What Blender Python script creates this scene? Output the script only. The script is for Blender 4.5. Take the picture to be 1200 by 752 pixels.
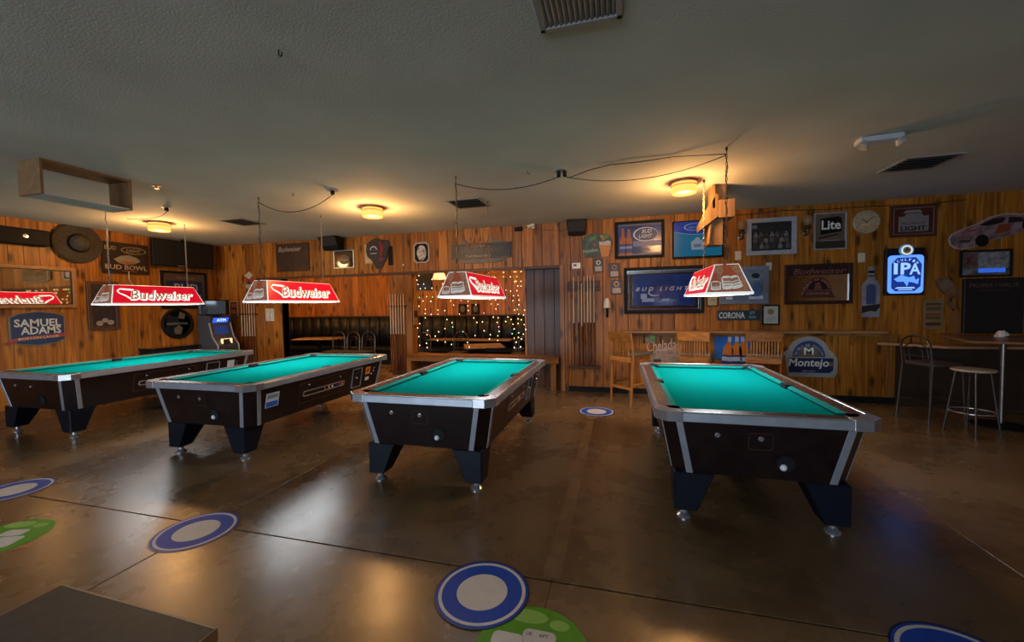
import bpy, bmesh, math, random
from mathutils import Matrix, Vector
random.seed(7)
for o in list(bpy.data.objects): bpy.data.objects.remove(o)
SC = bpy.context.scene
COL = SC.collection
PI = math.pi
R = math.radians

# ------------------------------------------------------------------ camera
CAM_H = 1.59
CEIL = 3.04
YB = 7.23            # face of the back wall
XL = -8.90           # face of the left wall
yaw, pitch, roll = 0.26225, 0.0417, -0.0175
f_ = Vector((-math.sin(yaw)*math.cos(pitch), math.cos(yaw)*math.cos(pitch), -math.sin(pitch)))
r_ = Vector((math.cos(yaw), math.sin(yaw), 0))
u_ = r_.cross(f_)
r2 = r_*math.cos(roll) + u_*math.sin(roll)
u2 = -r_*math.sin(roll) + u_*math.cos(roll)
cam = bpy.data.cameras.new('camera')
cam.sensor_width = 36
cam.lens = 469.6/1200*36
cam.clip_start = 0.02
camo = bpy.data.objects.new('camera', cam)
camo.matrix_world = Matrix(((r2.x, u2.x, -f_.x, 0), (r2.y, u2.y, -f_.y, 0), (r2.z, u2.z, -f_.z, CAM_H), (0, 0, 0, 1)))
COL.objects.link(camo)
SC.camera = camo

# ------------------------------------------------------------------ world, fill lights, exposure
SC.view_settings.view_transform = 'Standard'
SC.view_settings.look = 'None'
SC.view_settings.gamma = 1
SC.view_settings.use_curve_mapping = False
SC.view_settings.exposure = 0.6
W = bpy.data.worlds.new('world')
SC.world = W
W.use_nodes = True
W.node_tree.nodes['Background'].inputs[0].default_value = (0.62, 0.76, 1.0, 1)
W.node_tree.nodes['Background'].inputs[1].default_value = 0.25
def area(name, loc, rot, sx, sy, power, col):
    l = bpy.data.lights.new(name, 'AREA')
    l.shape = 'RECTANGLE'; l.size = sx; l.size_y = sy; l.energy = power; l.color = col
    o = bpy.data.objects.new(name, l)
    o.location = loc; o.rotation_euler = rot
    COL.objects.link(o)
    return o
# bluish fill lights added in the unseen front wall, far behind the camera
for wx in (-7.0, -4.1, -1.2):
    area('rear_fill', (wx, -7.4, 1.75), (R(90), 0, 0), 2.3, 1.7, 135, (0.66, 0.82, 1.0))
SC.cycles.max_bounces = 8
SC.cycles.diffuse_bounces = 4
SC.cycles.glossy_bounces = 4
SC.cycles.use_denoising = True
SC.cycles.sample_clamp_indirect = 4.0

# ------------------------------------------------------------------ materials
MATS = {}
def nd(nt, t, **k):
    n = nt.nodes.new(t)
    for a, v in k.items(): setattr(n, a, v)
    return n
def mat(name, col=(.5, .5, .5), rough=.5, metal=0., emit=None, es=0., var=.12, scale=14., bump=0., ior=1.45, spec=.5, trans=0., alpha=1., sample=True):
    """plain procedural material: base colour broken up by a soft noise, optional bump"""
    if name in MATS: return MATS[name]
    m = bpy.data.materials.new(name); MATS[name] = m
    m.use_nodes = True
    nt = m.node_tree; b = nt.nodes['Principled BSDF']
    b.inputs['Roughness'].default_value = rough
    b.inputs['Metallic'].default_value = metal
    b.inputs['IOR'].default_value = ior
    b.inputs['Specular IOR Level'].default_value = spec
    b.inputs['Transmission Weight'].default_value = trans
    b.inputs['Alpha'].default_value = alpha
    tc = nd(nt, 'ShaderNodeTexCoord')
    nz = nd(nt, 'ShaderNodeTexNoise'); nz.inputs['Scale'].default_value = scale; nz.inputs['Detail'].default_value = 4
    nt.links.new(tc.outputs['Object'], nz.inputs['Vector'])
    rp = nd(nt, 'ShaderNodeValToRGB')
    rp.color_ramp.elements[0].position = .3; rp.color_ramp.elements[1].position = .7
    rp.color_ramp.elements[0].color = (*[c*(1-var) for c in col], 1)
    rp.color_ramp.elements[1].color = (*[min(1, c*(1+var)) for c in col], 1)
    nt.links.new(nz.outputs['Fac'], rp.inputs['Fac'])
    nt.links.new(rp.outputs['Color'], b.inputs['Base Color'])
    if bump:
        bp = nd(nt, 'ShaderNodeBump'); bp.inputs['Strength'].default_value = bump; bp.inputs['Distance'].default_value = .01
        nt.links.new(nz.outputs['Fac'], bp.inputs['Height']); nt.links.new(bp.outputs['Normal'], b.inputs['Normal'])
    if emit:
        b.inputs['Emission Color'].default_value = (*emit, 1)
        b.inputs['Emission Strength'].default_value = es
        if not sample: m.cycles.emission_sampling = 'NONE'
    return m
def srgb(r, g, b):
    f = lambda c: (c/255/12.92 if c <= 10 else ((c/255+.055)/1.055)**2.4)
    return (f(r), f(g), f(b))
def wood(name, c0, c1, c2, axis='Z', rough=.45, knots=True, size=1.0, coat=.0):
    """long-grained wood; every object gets its own tone and grain through its random number"""
    m = bpy.data.materials.new(name); MATS[name] = m
    m.use_nodes = True
    nt = m.node_tree; b = nt.nodes['Principled BSDF']; L = nt.links.new
    b.inputs['Roughness'].default_value = rough
    b.inputs['Specular IOR Level'].default_value = .3
    b.inputs['Coat Weight'].default_value = coat; b.inputs['Coat Roughness'].default_value = .25
    geo = nd(nt, 'ShaderNodeNewGeometry'); oi = nd(nt, 'ShaderNodeObjectInfo')
    mul = nd(nt, 'ShaderNodeVectorMath', operation='SCALE'); mul.inputs[0].default_value = (37.1, 17.3, 51.7)
    L(oi.outputs['Random'], mul.inputs['Scale'])
    add = nd(nt, 'ShaderNodeVectorMath', operation='ADD')
    L(geo.outputs['Position'], add.inputs[0]); L(mul.outputs[0], add.inputs[1])
    mp = nd(nt, 'ShaderNodeMapping')
    s = {'X': (1.2, 22, 22), 'Y': (22, 1.2, 22), 'Z': (22, 22, 1.2)}[axis]
    mp.inputs['Scale'].default_value = [q*size for q in s]
    L(add.outputs[0], mp.inputs['Vector'])
    nz = nd(nt, 'ShaderNodeTexNoise'); nz.inputs['Scale'].default_value = 1; nz.inputs['Detail'].default_value = 6; nz.inputs['Distortion'].default_value = .8
    L(mp.outputs[0], nz.inputs['Vector'])
    rp = nd(nt, 'ShaderNodeValToRGB'); e = rp.color_ramp.elements
    e[0].position = .28; e[0].color = (*c0, 1); e[1].position = .72; e[1].color = (*c2, 1)
    k = e.new(.5); k.color = (*c1, 1)
    L(nz.outputs['Fac'], rp.inputs['Fac'])
    hs = nd(nt, 'ShaderNodeHueSaturation')
    mr = nd(nt, 'ShaderNodeMapRange'); mr.inputs['To Min'].default_value = .68; mr.inputs['To Max'].default_value = 1.22
    L(oi.outputs['Random'], mr.inputs['Value']); L(mr.outputs[0], hs.inputs['Value'])
    L(rp.outputs['Color'], hs.inputs['Color'])
    out = hs.outputs['Color']
    if knots:
        mk = nd(nt, 'ShaderNodeMapping')
        mk.inputs['Scale'].default_value = {'X': (2, 6, 6), 'Y': (6, 2, 6), 'Z': (6, 6, 2.4)}[axis]
        L(add.outputs[0], mk.inputs['Vector'])
        vo = nd(nt, 'ShaderNodeTexVoronoi'); vo.inputs['Scale'].default_value = 1
        L(mk.outputs[0], vo.inputs['Vector'])
        kr = nd(nt, 'ShaderNodeMapRange'); kr.inputs['From Min'].default_value = .1; kr.inputs['From Max'].default_value = .3
        kr.inputs['To Min'].default_value = .88; kr.inputs['To Max'].default_value = 0.
        L(vo.outputs['Distance'], kr.inputs['Value'])
        mx = nd(nt, 'ShaderNodeMix', data_type='RGBA')
        L(kr.outputs[0], mx.inputs['Factor']); L(out, mx.inputs['A'])
        mx.inputs['B'].default_value = (*[q*.25 for q in c0], 1)
        out = mx.outputs['Result']
    L(out, b.inputs['Base Color'])
    bp = nd(nt, 'ShaderNodeBump'); bp.inputs['Strength'].default_value = .15; bp.inputs['Distance'].default_value = .004
    L(nz.outputs['Fac'], bp.inputs['Height']); L(bp.outputs['Normal'], b.inputs['Normal'])
    return m

# knotty pine boards
PINE = wood('knotty_pine', (.125, .038, .0045), (.30, .105, .0105), (.43, .168, .022), rough=.42)
PINE_T = wood('pine_trim', (.12, .045, .012), (.24, .095, .025), (.34, .15, .042), axis='X', rough=.42)
PINE_V = wood('pine_post', (.14, .05, .013), (.27, .11, .028), (.38, .17, .048), rough=.42)
DARKTRIM = wood('dark_trim', (.035, .014, .006), (.07, .028, .012), (.11, .045, .018), axis='X', rough=.45, knots=False)
WALNUT = wood('glossy_dark_panel', (.045, .02, .01), (.09, .038, .017), (.13, .06, .03), rough=.42, knots=False, coat=.06)
OAK = wood('honey_oak', (.22, .075, .014), (.34, .125, .024), (.46, .18, .04), rough=.35, knots=False)
OAK_X = wood('honey_oak_cross', (.22, .075, .014), (.34, .125, .024), (.46, .18, .04), axis='X', rough=.35, knots=False)
PLY = wood('plywood', (.13, .07, .028), (.2, .11, .048), (.26, .155, .07), rough=.6, knots=False)
CUEWOOD = wood('maple_cue', (.6, .42, .26), (.7, .52, .34), (.8, .63, .44), rough=.3, knots=False)
CUEBUTT = wood('cue_butt', (.05, .014, .006), (.11, .035, .013), (.16, .06, .02), rough=.3, knots=False)
TOPWOOD = wood('worn_table_wood', (.2, .1, .045), (.3, .16, .075), (.4, .23, .11), axis='X', rough=.3, knots=False)
LAM = mat('maroon_laminate', (.011, .0048, .0045), rough=.3, var=.35, scale=9, spec=.5)
RAILWOOD = mat('rosewood_rail', (.085, .034, .024), rough=.28, var=.4, scale=30)
ALU = mat('brushed_aluminium', (.4, .43, .48), rough=.38, metal=.6, var=.08)
CHROME = mat('chrome', (.6, .6, .63), rough=.18, metal=.8, var=.03)
FELT = mat('teal_felt', (.002, .235, .215), rough=1, var=.05, scale=60, bump=.08, spec=.0)
FELTC = mat('teal_cushion_felt', (.003, .245, .22), rough=.9, var=.05, scale=60, spec=.15)
BLACK = mat('black_plastic', (.007, .007, .0075), rough=.6, var=.2, spec=.18)
BLACKG = mat('black_gloss', (.008, .008, .009), rough=.07, var=.2)
PITCH = mat('pocket_black', (.004, .004, .005), rough=.8, var=.2)
LEGM = mat('black_leg_laminate', (.004, .006, .012), rough=.45, var=.2, spec=.25)
WHITE = mat('white_enamel', (.75, .75, .74), rough=.4, var=.05)
IVORY = mat('ivory_plastic', (.55, .5, .4), rough=.4, var=.05)
GREYP = mat('grey_plastic', (.25, .26, .27), rough=.4, var=.1)
STEEL = mat('dull_steel_tube', (.16, .15, .145), rough=.36, metal=1, var=.1)
BRONZE = mat('brown_steel_tube', (.13, .1, .07), rough=.35, metal=.9, var=.1)
CABLE = mat('black_cable', (.012, .011, .01), rough=.6, var=.1)
CHAINM = mat('chain_brass', (.3, .24, .17), rough=.4, metal=.8, var=.1)
VINYL = mat('black_vinyl', (.006, .0055, .0055), rough=.45, var=.2, spec=.25)
MIRROR = mat('mirror_glass', (.78, .8, .8), rough=.03, metal=1, var=.02)
def ink(r, g, b, rough=.4, **k):
    return mat('ink_%d_%d_%d_%d' % (r, g, b, int(rough*100)), srgb(r, g, b), rough=rough, var=.08, **k)

# ------------------------------------------------------------------ mesh helpers
class MB:
    def __init__(s): s.v = []; s.f = []; s.mi = []
    def add(s, vs, fs, mi=0):
        n = len(s.v); s.v += [tuple(v) for v in vs]
        s.f += [tuple(i+n for i in f) for f in fs]; s.mi += [mi]*len(fs); return s
    def box(s, x0, x1, y0, y1, z0, z1, mi=0):
        return s.add([(x0, y0, z0), (x1, y0, z0), (x1, y1, z0), (x0, y1, z0), (x0, y0, z1), (x1, y0, z1), (x1, y1, z1), (x0, y1, z1)],
                     [(3, 2, 1, 0), (4, 5, 6, 7), (0, 1, 5, 4), (1, 2, 6, 5), (2, 3, 7, 6), (3, 0, 4, 7)], mi)
    def hexa(s, b, t, mi=0):      # bottom and top loops of n points
        n = len(b)
        return s.add(list(b)+list(t), [tuple(reversed(range(n))), tuple(range(n, 2*n))] + [(i, (i+1) % n, n+(i+1) % n, n+i) for i in range(n)], mi)
    def prism(s, pts, y0, y1, mi=0):   # outline in x,z (counter-clockwise seen from -y) from y0 (front) to y1 (back)
        n = len(pts)
        return s.add([(x, y0, z) for x, z in pts]+[(x, y1, z) for x, z in pts],
                     [tuple(range(n)), tuple(reversed(range(n, 2*n)))] + [((i+1) % n, i, n+i, n+(i+1) % n) for i in range(n)], mi)
    def zprism(s, pts, z0, z1, mi=0):
        return s.hexa([(x, y, z0) for x, y in pts], [(x, y, z1) for x, y in pts], mi)
    def tube(s, pts, r, n=8, mi=0, closed=False):
        pts = [Vector(p) for p in pts]; m = len(pts); rings = []
        rr = r if isinstance(r, (list, tuple)) else [r]*m
        prev = None
        for i, p in enumerate(pts):
            a = pts[i-1] if (i > 0 or closed) else p
            c = pts[(i+1) % m] if (i < m-1 or closed) else p
            t = (c-a).normalized()
            ref = prev if prev is not None else (Vector((0, 0, 1)) if abs(t.z) < .9 else Vector((1, 0, 0)))
            x = (ref - t*ref.dot(t))
            if x.length < 1e-5: x = t.orthogonal()
            x.normalize(); prev = x; y = t.cross(x)
            rings.append([p + (x*math.cos(2*PI*k/n) + y*math.sin(2*PI*k/n))*rr[i] for k in range(n)])
        vs = [v for q in rings for v in q]; fs = []
        for i in range(m if closed else m-1):
            j = (i+1) % m
            fs += [(i*n+k, i*n+(k+1) % n, j*n+(k+1) % n, j*n+k) for k in range(n)]
        if not closed: fs += [tuple(reversed(range(n))), tuple(range((m-1)*n, m*n))]
        return s.add(vs, fs, mi)
    def lathe(s, prof, n=20, c=(0, 0, 0), mi=0, axis='Z'):  # prof: (radius, height)
        vs = []; fs = []; m = len(prof)
        for r, z in prof:
            for k in range(n):
                a = 2*PI*k/n; x, y = r*math.cos(a), r*math.sin(a)
                p = {'Z': (x, y, z), 'Y': (x, -z, y), 'X': (z, x, y)}[axis]
                vs.append((p[0]+c[0], p[1]+c[1], p[2]+c[2]))
        for i in range(m-1):
            fs += [(i*n+k, i*n+(k+1) % n, (i+1)*n+(k+1) % n, (i+1)*n+k) for k in range(n)]
        if prof[0] == prof[-1]: return s.add(vs, fs, mi)
        if prof[0][0] > 1e-5: fs.append(tuple(reversed(range(n))))
        if prof[-1][0] > 1e-5: fs.append(tuple(range((m-1)*n, m*n)))
        return s.add(vs, fs, mi)
    def mesh(s, name, mats, smooth=False):
        me = bpy.data.meshes.new(name)
        me.from_pydata(s.v, [], s.f)
        if not isinstance(mats, (list, tuple)): mats = [mats]
        for q in mats: me.materials.append(q)
        if len(mats) > 1: me.polygons.foreach_set('material_index', s.mi)
        bm = bmesh.new(); bm.from_mesh(me); bmesh.ops.recalc_face_normals(bm, faces=bm.faces); bm.to_mesh(me); bm.free()
        if smooth: me.polygons.foreach_set('use_smooth', [True]*len(me.polygons))
        me.update()
        return me
    def obj(s, name, mats, parent=None, loc=None, rot=None, mtx=None, bevel=0., smooth=False, seg=1):
        return link(name, s.mesh(name, mats, smooth), parent, loc, rot, mtx, bevel, smooth, seg)
def link(name, me, parent=None, loc=None, rot=None, mtx=None, bevel=0., smooth=False, seg=1):
    o = bpy.data.objects.new(name, me); COL.objects.link(o)
    if parent: o.parent = parent
    if mtx is not None: o.matrix_local = mtx
    if loc is not None: o.location = loc
    if rot is not None: o.rotation_euler = rot
    if bevel:
        b = o.modifiers.new('bevel', 'BEVEL'); b.width = bevel; b.segments = seg; b.limit_method = 'ANGLE'; b.angle_limit = R(50)
    if smooth:
        try:
            me.set_sharp_from_angle(angle=R(42))
        except Exception: pass
    return o
def thing(name, label, cat, loc=(0, 0, 0), rotz=0., group=None, rot=None):
    o = bpy.data.objects.new(name, None); COL.objects.link(o)
    o.empty_display_size = .1; o.location = loc
    o.rotation_euler = rot if rot else (0, 0, rotz)
    o['label'] = label; o['category'] = cat
    if group: o['group'] = group
    return o
def tag(o, label, cat, group=None):
    o['label'] = label; o['category'] = cat
    if group: o['group'] = group
    return o
def struct(o): o['kind'] = 'structure'; return o
def bez(p0, p1, p2, n=10):
    p0, p1, p2 = map(Vector, (p0, p1, p2))
    return [p0*(1-t)**2 + p1*2*t*(1-t) + p2*t*t for t in [i/n for i in range(n+1)]]
def sag(a, b, d, n=12):
    a, b = Vector(a), Vector(b)
    return [a.lerp(b, t) - Vector((0, 0, d*4*t*(1-t))) for t in [i/n for i in range(n+1)]]
def ell(cx, cz, rx, rz, n=28, a0=0, a1=2*PI):
    full = abs(a1-a0-2*PI) < 1e-6
    return [(cx+rx*math.cos(a0+(a1-a0)*i/(n if full else n-1)), cz+rz*math.sin(a0+(a1-a0)*i/(n if full else n-1))) for i in range(n)]
def rrect(x0, x1, z0, z1, r, n=5):
    p = []
    for cx, cz, a in ((x1-r, z0+r, -PI/2), (x1-r, z1-r, 0), (x0+r, z1-r, PI/2), (x0+r, z0+r, PI)):
        p += [(cx+r*math.cos(a+PI/2*i/n), cz+r*math.sin(a+PI/2*i/n)) for i in range(n+1)]
    return p
def ring(outer, inner, y0, y1):
    m = MB(); n = len(outer)
    m.add([(x, y0, z) for x, z in outer]+[(x, y0, z) for x, z in inner]+[(x, y1, z) for x, z in outer]+[(x, y1, z) for x, z in inner],
          [(i, (i+1) % n, n+(i+1) % n, n+i) for i in range(n)] + [(2*n+i, 3*n+i, 3*n+(i+1) % n, 2*n+(i+1) % n) for i in range(n)] +
          [(i, 2*n+i, 2*n+(i+1) % n, (i+1) % n) for i in range(n)] + [(n+i, n+(i+1) % n, 3*n+(i+1) % n, 3*n+i) for i in range(n)])
    return m
TXT = {}
def text(parent, s, cx, cz, w, h, y, m, shear=0., bold=0., name='lettering', d=.003, spacing=1., rot=0., mtx=None):
    """raised lettering facing -y, fitted into a w x h box around (cx, cz); its back lies on y"""
    key = (s, shear, bold, spacing)
    if key not in TXT:
        cu = bpy.data.curves.new('t', 'FONT'); cu.body = s; cu.size = 1; cu.shear = shear; cu.offset = bold
        cu.resolution_u = 2; cu.extrude = .5; cu.space_character = spacing
        to = bpy.data.objects.new('t', cu); COL.objects.link(to)
        dg = bpy.context.evaluated_depsgraph_get()
        me = bpy.data.meshes.new_from_object(to.evaluated_get(dg))
        vs = [v.co.copy() for v in me.vertices]; fs = [tuple(p.vertices) for p in me.polygons]
        bpy.data.objects.remove(to); bpy.data.curves.remove(cu); bpy.data.meshes.remove(me)
        x0 = min(v.x for v in vs); x1 = max(v.x for v in vs); z0 = min(v.y for v in vs); z1 = max(v.y for v in vs)
        TXT[key] = ([((v.x-(x0+x1)/2)/(x1-x0), (v.y-(z0+z1)/2)/(z1-z0), v.z+.5) for v in vs], fs)
    vs, fs = TXT[key]
    c, sn = math.cos(rot), math.sin(rot)
    mb = MB(); mb.add([(cx+c*x*w-sn*z*h, y-q*d, cz+sn*x*w+c*z*h) for x, z, q in vs], fs)
    return mb.obj(name, m, parent, mtx=mtx)
def arctext(parent, s, cx, cz, r, a0, a1, size, y, m, name='lettering', d=.003):
    mb = MB(); n = len(s)
    for i, ch in enumerate(s):
        if ch == ' ': continue
        key = (ch, 0, 0.01, 1)
        if key not in TXT:
            o = text(None, ch, 0, 0, 1, 1, 0, m, bold=.01); me = o.data
            bpy.data.objects.remove(o); bpy.data.meshes.remove(me)
            TXT[key] = TXT[(ch, 0., .01, 1.)]
        vs, fs = TXT[key]
        a = a0+(a1-a0)*i/max(1, n-1); px, pz = cx+r*math.cos(a), cz+r*math.sin(a); t = a-PI/2
        c, sn = math.cos(t), math.sin(t)
        mb.add([(px+c*x*size*.7-sn*z*size, y-q*d, pz+sn*x*size*.7+c*z*size) for x, z, q in vs], fs)
    return mb.obj(name, m, parent)
def poly(parent, name, pts, y, d, m, bevel=0.):   # flat plate, back on y, d thick towards -y
    return MB().prism(pts, y-d, y).obj(name, m, parent, bevel=bevel)
def rect(x0, x1, z0, z1): return [(x0, z0), (x1, z0), (x1, z1), (x0, z1)]
def frame(parent, w, h, t, d, m, name='frame', y=0., bevel=.004):
    o = ring(rect(-w/2, w/2, 0, h), rect(-w/2+t, w/2-t, t, h-t), y-d, y).obj(name, m, parent, bevel=bevel)
    return o
# placing on the walls: local x runs right, z up, -y faces the room
def on_back(name, label, cat, x0, x1, z0, group=None, y=YB, rot=None):
    return thing(name, label, cat, ((x0+x1)/2, y, z0), group=group, rot=rot)
def on_left(name, label, cat, y0, y1, z0, group=None, x=XL, rot=None):
    return thing(name, label, cat, (x, (y0+y1)/2, z0), R(90), group=group)

# ================================================================== THE SETTING
def concrete():
    m = bpy.data.materials.new('stained_concrete'); m.use_nodes = True
    nt = m.node_tree; b = nt.nodes['Principled BSDF']; L = nt.links.new
    geo = nd(nt, 'ShaderNodeNewGeometry'); oi = nd(nt, 'ShaderNodeObjectInfo')
    n1 = nd(nt, 'ShaderNodeTexNoise'); n1.inputs['Scale'].default_value = 1.1; n1.inputs['Detail'].default_value = 7; n1.inputs['Distortion'].default_value = .6
    n2 = nd(nt, 'ShaderNodeTexNoise'); n2.inputs['Scale'].default_value = 7; n2.inputs['Detail'].default_value = 3
    L(geo.outputs['Position'], n1.inputs['Vector']); L(geo.outputs['Position'], n2.inputs['Vector'])
    mx = nd(nt, 'ShaderNodeMix', data_type='FLOAT'); mx.inputs['Factor'].default_value = .28
    L(n1.outputs['Fac'], mx.inputs['A']); L(n2.outputs['Fac'], mx.inputs['B'])
    rp = nd(nt, 'ShaderNodeValToRGB'); e = rp.color_ramp.elements
    e[0].position = .33; e[0].color = (.088, .05, .021, 1); e[1].position = .68; e[1].color = (.205, .127, .06, 1)
    L(mx.outputs['Result'], rp.inputs['Fac'])
    hs = nd(nt, 'ShaderNodeHueSaturation')
    mr = nd(nt, 'ShaderNodeMapRange'); mr.inputs['To Min'].default_value = .85; mr.inputs['To Max'].default_value = 1.12
    L(oi.outputs['Random'], mr.inputs['Value']); L(mr.outputs[0], hs.inputs['Value']); L(rp.outputs['Color'], hs.inputs['Color'])
    L(hs.outputs['Color'], b.inputs['Base Color'])
    rr = nd(nt, 'ShaderNodeMapRange'); rr.inputs['To Min'].default_value = .19; rr.inputs['To Max'].default_value = .36
    L(mx.outputs['Result'], rr.inputs['Value']); L(rr.outputs[0], b.inputs['Roughness'])
    b.inputs['Specular IOR Level'].default_value = .6
    bp = nd(nt, 'ShaderNodeBump'); bp.inputs['Strength'].default_value = .05; bp.inputs['Distance'].default_value = .02
    L(n2.outputs['Fac'], bp.inputs['Height']); L(bp.outputs['Normal'], b.inputs['Normal'])
    return m
CONC = concrete()
def plaster():
    m = bpy.data.materials.new('textured_ceiling_plaster'); m.use_nodes = True
    nt = m.node_tree; b = nt.nodes['Principled BSDF']; L = nt.links.new
    geo = nd(nt, 'ShaderNodeNewGeometry')
    n1 = nd(nt, 'ShaderNodeTexNoise'); n1.inputs['Scale'].default_value = 1.3; n1.inputs['Detail'].default_value = 5
    n2 = nd(nt, 'ShaderNodeTexNoise'); n2.inputs['Scale'].default_value = 75; n2.inputs['Detail'].default_value = 3
    L(geo.outputs['Position'], n1.inputs['Vector']); L(geo.outputs['Position'], n2.inputs['Vector'])
    rp = nd(nt, 'ShaderNodeValToRGB'); e = rp.color_ramp.elements
    e[0].position = .3; e[0].color = (.49, .49, .445, 1); e[1].position = .7; e[1].color = (.58, .58, .53, 1)
    L(n1.outputs['Fac'], rp.inputs['Fac']); L(rp.outputs['Color'], b.inputs['Base Color'])
    b.inputs['Roughness'].default_value = .85; b.inputs['Specular IOR Level'].default_value = .2
    bp = nd(nt, 'ShaderNodeBump'); bp.inputs['Strength'].default_value = .35; bp.inputs['Distance'].default_value = .006
    L(n2.outputs['Fac'], bp.inputs['Height']); L(bp.outputs['Normal'], b.inputs['Normal'])
    return m
PLASTER = plaster()
JOINT = mat('joint_filler', (.012, .009, .007), rough=.7)
floor = struct(MB().box(-11.3, 7.7, -7.7, 10.5, -.14, -.012).obj('floor', JOINT))
fx = [-11.2, -8.18, -5.565, -2.945, -.385, 2.2, 4.8, 7.6]; fy = [-7.6, -4.9, -1.34, 2.21, 5.76, 10.4]
for i in range(len(fx)-1):
    for j in range(len(fy)-1):
        g0 = .0012 if fx[i] in (-.385, 2.2) else .005; g1 = .0012 if fx[i+1] in (-.385, 2.2) else .005
        h0 = .0012 if fy[j] == 5.76 else .006; h1 = .0012 if fy[j+1] == 5.76 else .006
        MB().box(fx[i]+g0, fx[i+1]-g1, fy[j]+h0, fy[j+1]-h1, -.06, 0).obj('slab', CONC, floor, bevel=.0012)
MB().box(-.44, -.34, 2.24, 5.7, -.01, .0006).obj('pale_joint_strip', mat('joint_strip_tone', (.17, .107, .054), rough=.24, var=.3, scale=7), floor)  # slightly lighter strip laid along the floor joint
ceiling = struct(MB().box(-11.3, 7.7, -7.7, 10.5, CEIL, CEIL+.12).obj('ceiling', PLASTER))

PLANKS = {}
def plank(parent, mtl, u0, u1, z0, z1, wall):
    w = round(u1-u0, 3); h = round(z1-z0, 3); key = (w, h, mtl.name)
    if key not in PLANKS:
        c, d = .006, .018; a = w/2-.0012
        sec = [(-a, 0), (-a, -d+c), (-a+c, -d), (a-c, -d), (a, -d+c), (a, 0)]
        PLANKS[key] = MB().hexa([(x, y, 0) for x, y in sec], [(x, y, h) for x, y in sec]).mesh('plank', mtl)
    m = (u0+u1)/2
    loc, rot = {'B': ((m, YB+.018, z0), 0), 'L': ((XL-.018, m, z0), PI/2), 'F': ((m, 10.218, z0), 0), 'P': ((m, 7.438, z0), 0),
                'J': ((-4.0-.018, m, z0), PI/2), 'K': ((-7.2-.018, m, z0), PI/2)}[wall]
    return link('plank', PLANKS[key], parent, loc=loc, rot=(0, 0, rot))
WIDTHS = (.165, .18, .19, .2, .215)
def run(a, b):
    out = []; x = a
    while x < b-.08:
        w = random.choice(WIDTHS)
        if b-(x+w) < .11: w = round(b-x, 3)
        out.append((x, x+w)); x = round(x+w, 3)
    return out
BACKING = mat('dark_backing', (.02, .01, .005), rough=.8)
wall_back = MB()
for x0, x1, z0, z1 in ((-9.1, -7.2, 0, CEIL), (-7.2, -4.5, 2.27, CEIL), (-4.5, -4.018, 0, CEIL), (-4.018, -1.03, 2.25, CEIL), (-1.03, 7.6, 0, CEIL)):
    wall_back.box(x0, x1, YB+.018, YB+.2, z0, z1)
wall_back = struct(wall_back.obj('wall_back', BACKING))
for a, b, z0 in ((XL, -7.2, .0), (-7.2, -4.5, 2.27), (-4.5, -4.0, .0), (-4.0, -1.03, 2.25), (-1.03, 7.5, .0)):
    for u0, u1 in run(a, b): plank(wall_back, PINE, u0, u1, z0, CEIL, 'B')
for u0, u1 in ((YB+.018, YB+.11), (YB+.11, YB+.2)):
    plank(wall_back, PINE, u0, u1, 0, 2.25, 'J')
plank(wall_back, PINE, YB+.018, YB+.2, 0, 2.27, 'K')
wall_left = struct(MB().box(XL-.15, XL-.018, -7.6, YB+.02, 0, CEIL).obj('wall_left', BACKING))
for u0, u1 in run(-2.0, YB): plank(wall_left, PINE, u0, u1, 0, CEIL, 'L')
# dark glossy panel that closes the right end of the opening
wall_recess = struct(MB().box(-1.72, -1.03, 7.438, 7.52, 0, 2.25).obj('wall_recess', BACKING))
for u0, u1 in ((-1.72, -1.55), (-1.55, -1.36), (-1.36, -1.17), (-1.17, -1.03)): plank(wall_recess, WALNUT, u0, u1, 0, 2.25, 'P')
struct(MB().box(-4.0, -1.72, 7.43, 7.5, 0, .5).obj('wall_under_bench', DARKTRIM))
# far wall of the dining room behind
wall_far = struct(MB().box(-11.2, -1.0, 10.218, 10.36, 0, CEIL).obj('wall_far', BACKING))
for u0, u1 in run(-11.1, -1.1): plank(wall_far, PINE, u0, u1, 1.0, CEIL, 'F')
struct(MB().box(-1.2, -1.03, 7.5, 10.22, 0, CEIL).obj('wall_far_right', PINE_V))
struct(MB().box(-11.25, -11.1, 7.4, 10.3, 0, CEIL).obj('wall_far_left', PINE_V))
struct(MB().box(7.5, 7.65, -7.6, 7.4, 0, CEIL).obj('wall_right', PINE_V))
wf = MB(); xs = [-9.05, -8.2, -5.8, -5.3, -2.9, -2.4, 0, 7.6]
wf.box(-9.05, 7.6, -7.6, -7.45, 0, .9); wf.box(-9.05, 7.6, -7.6, -7.45, 2.6, CEIL)
for i in (0, 2, 4, 6): wf.box(xs[i], xs[i+1], -7.6, -7.45, .9, 2.6)
struct(wf.obj('wall_front', PINE_V))
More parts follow.
